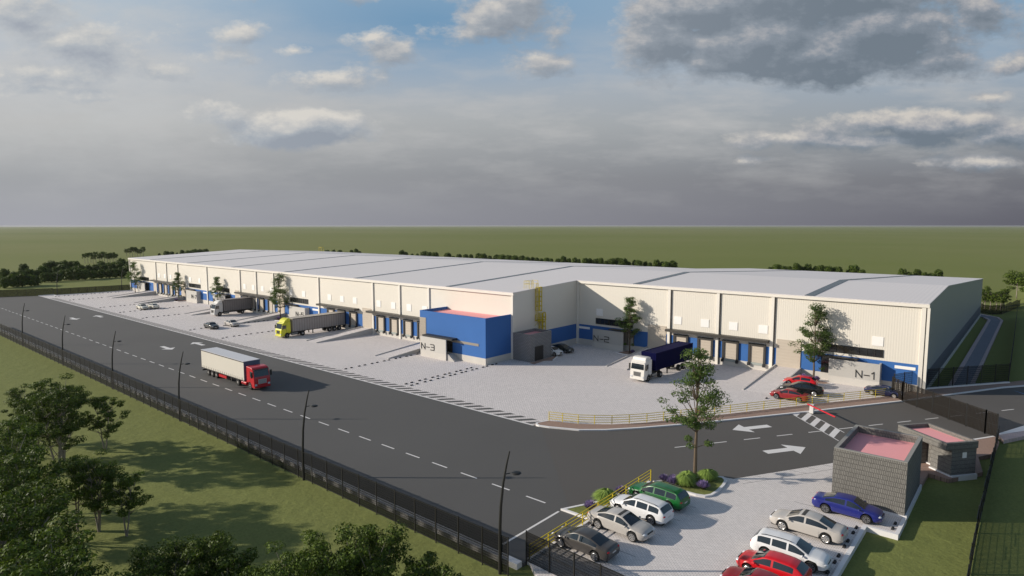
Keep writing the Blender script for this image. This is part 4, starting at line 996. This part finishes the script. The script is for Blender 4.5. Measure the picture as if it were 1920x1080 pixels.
# left foreground trees
fg=[(-75.7,21.5,6.1,'fs'),(-76.0,17.8,8.7,'fm'),(-84.5,16.6,6.6,'fm'),(-71.8,16.3,8.4,'fl'),(-56.0,15.1,6.2,'fm'),(-57.4,14.0,6.0,'fs'),(-53.5,16.25,5.0,'fs'),
    (-79.0,16.2,6.2,'fm'),(-65.0,11.2,8.0,'fl'),(-59.0,10.0,8.6,'fm'),(-52.5,9.2,8.6,'fl'),(-47.6,8.7,8.4,'fm'),(-44.0,7.6,8.6,'fl'),(-39.5,7.7,8.4,'fm'),(-36.5,7.2,8.6,'fl'),(-34.6,6.6,8.4,'fm'),
    (-35.5,14.5,6.8,'fm'),(-35.2,12.7,6.8,'fl'),(-32.8,15.0,6.2,'fs'),(-30.0,17.3,6.8,'fm'),(-29.0,19.3,7.2,'fl'),(-27.6,20.5,7.1,'fm'),(-25.1,22.0,5.9,'fs'),(-29.6,14.4,6.8,'fm'),(-33.2,10.0,6.8,'fl')]
FGA={'fs':dict(seed=41,h=6,crown_w=4.3,z_lo=2.2,shape=ov,stems=2,leaf_n=7000,leaf_s=.17,nclu=32,trunk_r=.12,csize=.85),'fm':dict(seed=52,h=8,crown_w=5.4,z_lo=3.0,shape=ov,stems=3,leaf_n=11500,leaf_s=.175,nclu=44,trunk_r=.15,csize=.85),'fl':dict(seed=63,h=8,crown_w=5.7,z_lo=2.9,shape=ov,stems=3,leaf_n=13000,leaf_s=.175,nclu=50,trunk_r=.15,csize=.82)}
rr=random.Random(5)
for i,(x,y,h,ky) in enumerate(fg):
    lab={0:'lone small forked tree standing out right of the left tree clump',6:'small forked tree at the right edge of the lower left group',22:'dark tree top nearest the front fence at the bottom edge'}.get(i)
    if lab is None: lab='olive green multi stem tree in the lower left clump' if x<-36 or y<12 else 'olive green tree top rising from the bottom edge'
    t=make_tree(ky,lab,'tree','trees on the lower left grass',FGA[ky],'leaf','bark','multi_stem_tree'); t['group']='trees on the lower left grass'; t['label']=lab
    s_=h/FGA[ky]['h']; t.location=(x,y,ZG); t.rotation_euler=(0,0,rr.uniform(0,6.28)); t.scale=(s_,s_,s_)
# distant hedge trees, groves, back rows : one mesh each (too small to show parts)
def bush_mesh(seed, r_, h, n, ls):
    rng=np.random.default_rng(seed); cs=[]
    for k in range(16):
        an=k*2.4; f=(k+.5)/16; rad=r_*.72*math.sqrt(1-f*f*.8); cs.append(((rad*math.cos(an)*.8,rad*math.sin(an)*.8,h*(.18+.68*f)),(r_*.42,r_*.42,h*.2)))
    pos,bi=cloud(rng,cs,n//16); ex=MB(); ex.tube([(0,0,-.4),(0,0,h*.5)],.2,6)
    ex.ell((0,0,h*.42),(r_*.62,r_*.62,h*.40),10,6)
    return leaf_mesh('hedge_tree',pos,bi,ls,rng,[M['leafh'],M['leafh']],ex)
BM=[bush_mesh(100+i,2.25,4.3,1500,.55) for i in range(3)]
HED_A=[(-307.9,57.1),(-310.6,60.4),(-310.6,63.3),(-310.8,66.2),(-312.3,67.9),(-327.1,74.5),(-326.3,76.8),(-326.0,78.9),(-333.5,83.1),(-331.1,85.1),(-328.8,87.1),(-329.5,90.2),(-330.1,93.5),(-330.6,96.9),(-331.2,100.3),(-330.8,102.6),(-330.3,105.1),(-331.4,108.2),(-329.5,109.8)]
HED_B=[(-346.6,64.8),(-346.8,68.2),(-351.2,71.8),(-352.2,74.8),(-353.2,77.8),(-354.9,80.2),(-360.1,83.9),(-365.3,87.9),(-366.9,90.9),(-364.7,92.8),(-362.3,94.8),(-363.9,98.0),(-365.1,101.5),(-366.3,105.1),(-367.3,109.0),(-368.4,112.9),(-369.5,117.0),(-370.6,121.1),(-372.9,124.5)]
HED_C=[(-389.8,80.5),(-403.5,93.2),(-406.1,96.2),(-403.5,98.5),(-406.0,101.7),(-403.5,103.8),(-401.1,105.9),(-386.0,113.3),(-387.8,117.2),(-389.8,120.9),(-391.7,124.9),(-393.6,129.0),(-396.1,132.8)]
def scatter(lst, meshes, lab, grp, cat, name, s0, s1):
    for x,y in lst:
        o=link(name,rr.choice(meshes)); s_=rr.uniform(s0,s1); o.location=(x,y,ZG); o.scale=(s_,s_,s_*rr.uniform(.92,1.12)); o.rotation_euler=(0,0,rr.uniform(0,6.28)); tag(o,lab,cat,grp)
scatter(HED_A+HED_B+HED_C,BM,'dark green rounded hedge tree in the thick belt beyond the far left fence','hedge trees beyond the far left fence','tree','hedge_tree',.9,1.3)
def grove_mesh(seed, h, w, z_lo, n, ls, bark='bark'):
    m,pos,bi,rng=tree_parts(seed,h,w,z_lo,ov,1,n,ls,26,.17); return leaf_mesh('grove_tree',pos,bi,ls,rng,[M['leaf'],M[bark]],m)
GM=[grove_mesh(200+i,6.0,3.6,3.2,1100,.45) for i in range(2)]
GROVE1=[(-470.8,129.3),(-468.4,130.3),(-475.7,134.1),(-462.2,131.4),(-470.4,135.4),(-464.8,135.8),(-463.4,136.9),(-467.4,139.5),(-454.6,137.2),(-455.3,138.9),(-464.6,143.5),(-454.8,142.1)]
GROVE2=[(-553.6,180.7),(-543.2,179.6),(-534.2,178.3),(-531.9,179.4),(-532.7,181.3),(-528.6,181.8),(-542.3,188.8)]
scatter(GROVE1,GM,'thin trunked tree in the small grove above the left hedge belt','trees of the near field grove','tree','grove_tree',.95,1.15)
scatter(GROVE2,GM,'thin trunked tree in the distant grove left of the roof corner','trees of the distant field grove','tree','grove_tree',1.05,1.25)
KM=[bush_mesh(300+i,2.2+.5*i,4.4+.5*(i%2),1100,.7) for i in range(4)]
BACK={'left of the roof ridge':[(-539.9,199.6),(-534.8,203.2),(-537.9,208.2),(-536.5,211.8),(-533.0,214.5),(-526.7,216.7),(-526.1,221.1),(-524.8,225.3),(-541.4,236.8)],
 'above the roof left of centre':[(-457.6,300.0),(-458.1,306.6),(-458.2,312.7),(-445.7,310.6),(-448.8,318.0),(-438.5,315.4),(-436.1,317.4),(-374.7,311.2),(-372.6,313.4),(-375.1,321.8),(-362.1,315.9),(-365.0,325.4),(-360.0,326.1),(-351.1,323.9)],
 'in the long row above the middle of the roof':[(-331.0,317.8),(-325.2,317.6),(-329.1,327.4),(-323.1,328.4),(-313.7,324.3),(-309.9,327.6),(-298.0,320.0),(-291.3,319.7),(-290.4,326.3),(-284.1,324.7),(-277.9,324.4),(-272.5,324.4),(-267.8,326.1),(-261.5,323.8),(-259.9,327.9),(-256.0,327.6),(-255.9,332.4),(-247.5,327.0),(-243.4,326.5),(-242.4,332.5),(-235.3,328.8),(-231.9,330.1),(-225.3,326.8),(-226.3,332.7),(-216.1,325.1),(-215.6,329.5),(-212.2,331.3),(-208.6,331.3),(-203.2,328.9),(-200.7,331.0),(-198.4,334.8),(-191.2,328.4),(-190.5,332.9),(-186.3,333.3),(-182.4,331.2),(-179.9,334.8),(-175.7,332.6),(-171.3,332.2),(-169.1,334.7),(-164.2,330.3),(-161.2,332.6)],
 'above the right part of the roof':[(-108.5,337.1),(-105.2,337.9),(-100.6,334.1),(-99.6,339.0),(-95.5,337.7),(-93.4,341.0),(-91.3,342.0),(-88.0,343.7),(-85.4,343.2),(-82.7,344.4),(-80.0,347.7),(-76.7,342.0),(-73.2,344.5),(-71.2,346.2),(-67.4,344.9),(-48.8,336.0),(-46.2,336.1),(-43.7,341.6),(-40.4,337.4),(-37.9,339.6),(-35.5,340.8)]}
for k_,lst in BACK.items(): scatter(lst,KM,'bushy tree showing '+k_,'trees behind the warehouse','tree','field_tree',.55,1.1)
RM=[grove_mesh(400+i,5.2,3.0,2.4,2200,.30) for i in range(2)]
scatter([(-11.9,227.2),(-10.6,226.9),(-9.2,226.5),(-8.2,225.9),(-7.7,230.9)],RM,'pale trunked tree in the small row right of the warehouse end','trees right of the warehouse end','tree','grove_tree',1.0,1.12)
RB=[grove_mesh(500,8.5,8.0,2.0,4200,.42)]
for x,y,s_,lab in ((-5.6,259.0,1.0,'large spreading tree at the right edge beyond the fence'),(-1.6,255.0,1.1,'large dark tree cut by the right edge of the view'),(-12.9,233.5,.78,'tree half hidden behind the far end corner of the warehouse')):
    o=link('spreading_tree',RB[0]); o.location=(x,y,ZG if x<-10 else .9); o.scale=(s_,)*3; o.rotation_euler=(0,0,x); tag(o,lab,'tree')
# ------------------------------------------------------------------ planting
def bed(name, poly, lab, h=.16, w=.24, inner='grass', rise=.02):
    n=len(poly); A_=sum(poly[i][0]*poly[(i+1)%n][1]-poly[(i+1)%n][0]*poly[i][1] for i in range(n))
    if A_<0: poly=poly[::-1]
    t=thing(name,lab,'planting bed',(*poly[0],0)); inn=[]
    for i in range(n):
        p0,p1,p2=(np.array(poly[(i+k)%n]) for k in (-1,0,1)); d1=(p1-p0)/np.linalg.norm(p1-p0); d2=(p2-p1)/np.linalg.norm(p2-p1)
        n1=np.array((-d1[1],d1[0])); n2=np.array((-d2[1],d2[0])); bis=n1+n2; bis/=max(bis@n1,.5); inn.append(tuple(p1+bis*w))
    k_=MB()
    for i in range(n): k=(i+1)%n; k_.prism([poly[i],poly[k],inn[k],inn[i]],-.2,h)
    k_.build('kerb',M['kerb'],t); MB().prism(inn,-.2,h-.05+rise).build('bed',M[inner],t); return t
bed('planting_island',[(-26.55,51.75),(-25.2,51.55),(-23.6,51.45),(-22.2,51.5),(-21.45,51.75),(-21.05,52.4),(-20.95,53.6),(-21.05,55.2),(-21.3,56.4),(-21.9,57.05),(-22.8,56.6),(-24.6,54.4)],'kerbed grass island with shrubs around the slender tree')
bed('planting_strip',[(-29.75,41.45),(-27.05,41.45),(-27.05,49.2),(-27.5,48.2),(-28.25,44.6)],'narrow kerbed planting strip outside the yellow railing')
for poly,lab in (([(-28.2,103.3),(-24.05,103.3),(-22.9,102.6),(-23.9,101.2),(-25.2,100.9),(-28.2,102.2)],'paved planting bed below the tree at screen N-1'),([(-60.5,101.7),(-57.7,101.2),(-56.0,102.6),(-56.0,104.9),(-59.9,104.9)],'paved planting bed below the tree at screen N-2'),
   ([(-149.2,80.6),(-146.0,81.2),(-145.5,84.9),(-149.2,84.9)],'paved planting bed behind the yellow cab'),([(-211.0,80.6),(-207.2,81.4),(-206.8,84.9),(-211.0,84.9)],'paved planting bed left of screen N-7')):
    bed('planting_bed',poly,lab,.13,.2,'brick')
def tuft_mesh(seed, kind, n):
    rng=np.random.default_rng(seed); V=[];F=[];mi=[]
    for k in range(n):
        if kind=='grass':
            an=rng.uniform(0,6.283); el=rng.uniform(.15,1.35); L_=rng.uniform(.6,1.0); dx=math.cos(an);dy=math.sin(an); w=.022
            p0=np.array((dx*.06,dy*.06,0)); p1=np.array((dx*L_*.45*math.cos(el)+dx*.05,dy*L_*.45*math.cos(el)+dy*.05,L_*.62*math.sin(el)+.22)); p2=np.array((dx*L_*.95*math.cos(el*.75),dy*L_*.95*math.cos(el*.75),L_*.62*math.sin(el)+.05))
        else:
            an=rng.uniform(0,6.283); el=rng.uniform(.45,1.45); L_=rng.uniform(.5,.85); dx=math.cos(an);dy=math.sin(an); w=.035
            p0=np.array((dx*.05,dy*.05,0)); p1=np.array((dx*L_*.55*math.cos(el),dy*L_*.55*math.cos(el),L_*.6*math.sin(el)+.08)); p2=np.array((dx*L_*.95*math.cos(el),dy*L_*.95*math.cos(el),L_*1.0*math.sin(el)+.1))
        s_=np.array((-dy,dx,0))*w; o=len(V)
        V+= [p0-s_*.6,p0+s_*.6,p1+s_,p1-s_,p2]; F+=[[o,o+1,o+2,o+3],[o+3,o+2,o+4]]; mi+= [0,0] if kind=='grass' else [1,0]
    me=bpy.data.meshes.new(kind); me.from_pydata([tuple(v) for v in V],[],F)
    for m_ in ((M['tuft'],) if kind=='grass' else (M['lav'],M['lavleaf'])): me.materials.append(m_)
    if kind!='grass': me.polygons.foreach_set('material_index',mi)
    return me
TG=tuft_mesh(1,'grass',1500); TL=tuft_mesh(2,'lavender',900)
def plant(me, x, y, s_, lab, cat, name, z=.13):
    o=link(name,me); o.location=(x,y,z); o.scale=(s_,s_,s_*.95); o.rotation_euler=(0,0,x*7); tag(o,lab,cat); return o
plant(TG,-23.9,52.9,1.35,'large pale green grass tuft left of the island tree trunk','grass tuft','ornamental_grass')
plant(TG,-24.15,54.1,1.15,'pale green grass tuft just behind the left big tuft on the island','grass tuft','ornamental_grass')
plant(TG,-22.9,55.35,1.25,'pale green grass tuft right of the island tree trunk','grass tuft','ornamental_grass')
plant(TG,-22.75,56.05,1.05,'bright green grass tuft at the back right end of the island','grass tuft','ornamental_grass')
plant(TL,-25.75,52.35,.85,'lavender at the left corner of the island','lavender','lavender_shrub')
plant(TL,-25.0,52.75,.9,'lavender second from the left corner of the island','lavender','lavender_shrub')
plant(TL,-24.75,52.05,1.0,'fuller lavender in front of the left island tufts','lavender','lavender_shrub')
plant(TL,-22.2,53.0,1.05,'lone lavender at the front right of the island','lavender','lavender_shrub')
plant(TL,-24.6,54.35,.7,'lavender hidden behind the big island tuft','lavender','lavender_shrub')
plant(TL,-27.75,42.9,1.0,'lavender in the strip near its pointed end','lavender','lavender_shrub')
plant(TG,-27.6,45.1,1.5,'large grass tuft in the strip behind the railing','grass tuft','ornamental_grass')
plant(TL,-27.4,47.3,.9,'lavender in the strip behind the white estate nose','lavender','lavender_shrub')
for x,y,lab in ((-27.4,102.9,'left lavender under the tree at screen N-1'),(-25.4,102.7,'right lavender under the tree at screen N-1'),(-57.4,102.6,'lavender under the tree at screen N-2'),(-148.0,82.2,'lavender under the tree behind the yellow cab'),(-210.2,82.0,'lavender under the tree left of screen N-7')):
    plant(TL,x,y,1.0,lab,'lavender','lavender_shrub',.1)

# ------------------------------------------------------------------ haze
hm,hnt=newmat('haze'); hq=N(hnt); ho=hq.n('ShaderNodeOutputMaterial'); hv=hq.n('ShaderNodeVolumePrincipled')
hv.inputs['Color'].default_value=(.74,.75,.74,1); hv.inputs['Density'].default_value=.000045; hv.inputs['Anisotropy'].default_value=.2
hq.l(hv.outputs[0],ho.inputs['Volume'])
hz=MB().box(-16500,12500,-4500,24500,-1.4,25).build('haze',hm); hz['kind']='stuff'; hz['label']='thin pale haze over the fields'
# ------------------------------------------------------------------ sky, sun, camera
YAW=R(40.3); EL=R(20.5); AZ=R(39)
hf=(-math.sin(YAW),math.cos(YAW),0); hr=(math.cos(YAW),math.sin(YAW),0)
w=bpy.data.worlds.new('World'); S.world=w; w.use_nodes=True; nt=w.node_tree; nt.nodes.clear(); q=N(nt)
out=q.n('ShaderNodeOutputWorld'); bg=q.n('ShaderNodeBackground'); bg.inputs['Strength'].default_value=.1
sk=q.n('ShaderNodeTexSky'); sk.sky_type='NISHITA'; sk.sun_disc=False; sk.sun_elevation=EL
sun_dir=(-math.cos(AZ)*math.cos(EL),-math.sin(AZ)*math.cos(EL),math.sin(EL))
sk.sun_rotation=math.atan2(sun_dir[0],sun_dir[1])
sk.air_density=1.2; sk.dust_density=1.5
tc=q.n('ShaderNodeTexCoord').outputs['Generated']
f_=q.math('MAXIMUM',q.math('ABSOLUTE',q.vmath('DOT_PRODUCT',tc,hf)),.12); r_=q.vmath('DOT_PRODUCT',tc,hr)
sx=q.n('ShaderNodeSeparateXYZ'); q.l(tc,sx.inputs[0])
Uu=q.math('DIVIDE',r_,f_); Vv=q.math('DIVIDE',sx.outputs[2],f_)
cb=q.n('ShaderNodeCombineXYZ'); q.l(Uu,cb.inputs[0]); q.l(Vv,cb.inputs[1]); UV=cb.outputs[0]
def px(x,y): return ((x-960)/1179,(423-y)/1179)
BL=[(1235,80,95,80,1.1),(1400,95,200,80,1.35),(1530,112,210,62,1.35),(1640,70,210,80,1.3),(1310,35,170,65,1.25),(1500,5,330,75,1.3),(1720,110,110,55,.7),(1800,40,120,60,.5),
    (945,35,120,55,.8),(900,70,90,28,.6),(735,108,70,34,.6),(700,78,50,16,.35),(1000,130,85,28,.55),(1040,70,45,35,.4),(560,245,170,42,1.4),(600,255,110,22,.9),(430,225,70,26,.6),(60,40,110,55,.75),(170,95,150,42,.65),(280,130,170,28,.5),(100,150,140,34,.6),(90,182,130,16,.55),(400,120,90,22,.35),
    (1690,238,250,34,.95),(1500,265,150,22,.7),(1640,265,250,20,.7),(1850,255,120,30,.8),(1830,298,120,20,.6),(1395,306,45,11,.5),(1840,187,60,13,.55),(460,72,50,22,.5),(640,155,110,28,.5),(500,2,80,20,.6),(650,0,90,16,.65),(1900,128,80,28,.55),(560,100,40,11,.35)]
def density(vec):
    wz=q.n('ShaderNodeTexNoise'); wz.inputs['Scale'].default_value=9; wz.inputs['Detail'].default_value=5; q.l(vec,wz.inputs['Vector'])
    wp=q.vmath('SCALE',q.vmath('SUBTRACT',wz.outputs['Color'],(.5,.5,.5))); wp.node.inputs['Scale'].default_value=.035
    v2=q.vmath('ADD',vec,wp); cur=None
    for (x,y,a_,b_,k) in BL:
        u0,v0=px(x,y); d=q.vmath('SUBTRACT',v2,(u0,v0,0)); d=q.vmath('MULTIPLY',d,(1179/a_,1179/b_,0))
        e=q.math('MULTIPLY_ADD',q.vmath('LENGTH',d),-k,k); cur=e if cur is None else q.math('MAXIMUM',cur,e)
    cur=q.math('MAXIMUM',cur,-1.2)
    v3=q.vmath('MULTIPLY',vec,(1,1.7,1))
    n1=q.noise(v3,13,11,.64)
    return q.math('ADD',cur,q.math('MULTIPLY',q.math('SUBTRACT',n1,.5),1.9)),n1
d0,n0=density(UV)
d1,_=density(q.vmath('ADD',UV,(-.010,.016,0)))
alpha=q.math('SMOOTH_MIN',1.0,q.math('MAXIMUM',0.0,q.math('MULTIPLY',q.math('SUBTRACT',d0,-.02),2.3)),.1)
lit=q.math('ADD',q.math('MULTIPLY',q.math('SUBTRACT',d0,d1),1.0),q.math('MULTIPLY_ADD',d0,-.42,.53),clamp=True)
cr_=q.ramp(lit,[(0,(.155,.19,.23)),(.35,(.215,.25,.295)),(.6,(.34,.35,.375)),(1,(.56,.53,.49))])
cl_=q.ramp(lit,[(0,(.33,.36,.41)),(.35,(.40,.43,.465)),(.6,(.49,.50,.505)),(1,(.64,.62,.58))])
ux=q.math('MULTIPLY_ADD',Uu,.9,.55,clamp=True)
ccol=q.mix(ux,cl_,cr_)
vb=q.math('DIVIDE',Vv,.36,clamp=True)
left=q.ramp(vb,[(0,(.33,.335,.37)),(.22,(.33,.34,.355)),(.45,(.45,.455,.45)),(.72,(.44,.475,.52)),(1,(.36,.46,.56))])
right=q.ramp(vb,[(0,(.105,.105,.13)),(.2,(.15,.155,.175)),(.42,(.25,.28,.31)),(.65,(.27,.34,.42)),(1,(.19,.32,.46))])
ux=q.math('MULTIPLY_ADD',Uu,.62,.45,clamp=True)
base=q.mix(ux,left,right)
# deeper blue opening in the upper middle
dd=q.vmath('LENGTH',q.vmath('MULTIPLY',q.vmath('SUBTRACT',UV,(px(800,55)[0],px(800,55)[1],0)),(1179/560,1179/150,0)))
base=q.mix(q.math('MULTIPLY',q.math('SUBTRACT',1.0,dd,clamp=True),.9,clamp=True),base,(.13,.27,.43))
hz_=q.vmath('LENGTH',q.vmath('MULTIPLY',q.vmath('SUBTRACT',UV,(px(140,130)[0],px(140,130)[1],0)),(1179/430,1179/190,0)))
hzn=q.noise(q.vmath('MULTIPLY',UV,(3,8,1)),2.5,8,.62)
base=q.mix(q.math('MULTIPLY',q.math('SUBTRACT',1.15,hz_,clamp=True),q.math('MULTIPLY',q.math('SUBTRACT',hzn,.28,clamp=True),3.0,clamp=True),clamp=True),base,(.50,.51,.515))
veil=q.noise(q.vmath('MULTIPLY',UV,(2.2,9,1)),2.2,7,.6)
vm=q.math('MULTIPLY',q.math('SUBTRACT',veil,.45,clamp=True),q.math('MULTIPLY',q.math('SUBTRACT',1.0,q.math('ABSOLUTE',q.math('DIVIDE',q.math('SUBTRACT',Vv,.17),.16)),clamp=True),3.2),clamp=True)
base=q.mix(vm,base,(.47,.47,.47))
grad=q.mix(alpha,base,ccol)
g10=q.vmath('SCALE',grad); g10.node.inputs['Scale'].default_value=10
topf=q.math('DIVIDE',q.math('SUBTRACT',sx.outputs[2],.36),.25,clamp=True)
col=q.mix(topf,g10,sk.outputs[0])
q.l(col,bg.inputs['Color']); q.l(bg.outputs[0],out.inputs[0])

sl=bpy.data.lights.new('sun','SUN'); sl.energy=4.5; sl.angle=R(.6); sl.color=(1,.91,.78)
so=bpy.data.objects.new('sun',sl); COL.objects.link(so); so.location=(-60,-50,80)
from mathutils import Vector
so.rotation_euler=Vector([-c_ for c_ in sun_dir]).to_track_quat('-Z','Y').to_euler()
cam=bpy.data.cameras.new('camera'); cam.sensor_width=36; cam.lens=1173*36/1920; cam.clip_end=60000; cam.clip_start=.5
co=bpy.data.objects.new('camera',cam); COL.objects.link(co); co.location=(0,0,24); co.rotation_euler=(R(90)-math.atan(117/1173),0,YAW); S.camera=co
S.view_settings.view_transform='Standard'; S.view_settings.look='None'; S.view_settings.exposure=.12; S.view_settings.gamma=1
S.cycles.max_bounces=5; S.cycles.transparent_max_bounces=12
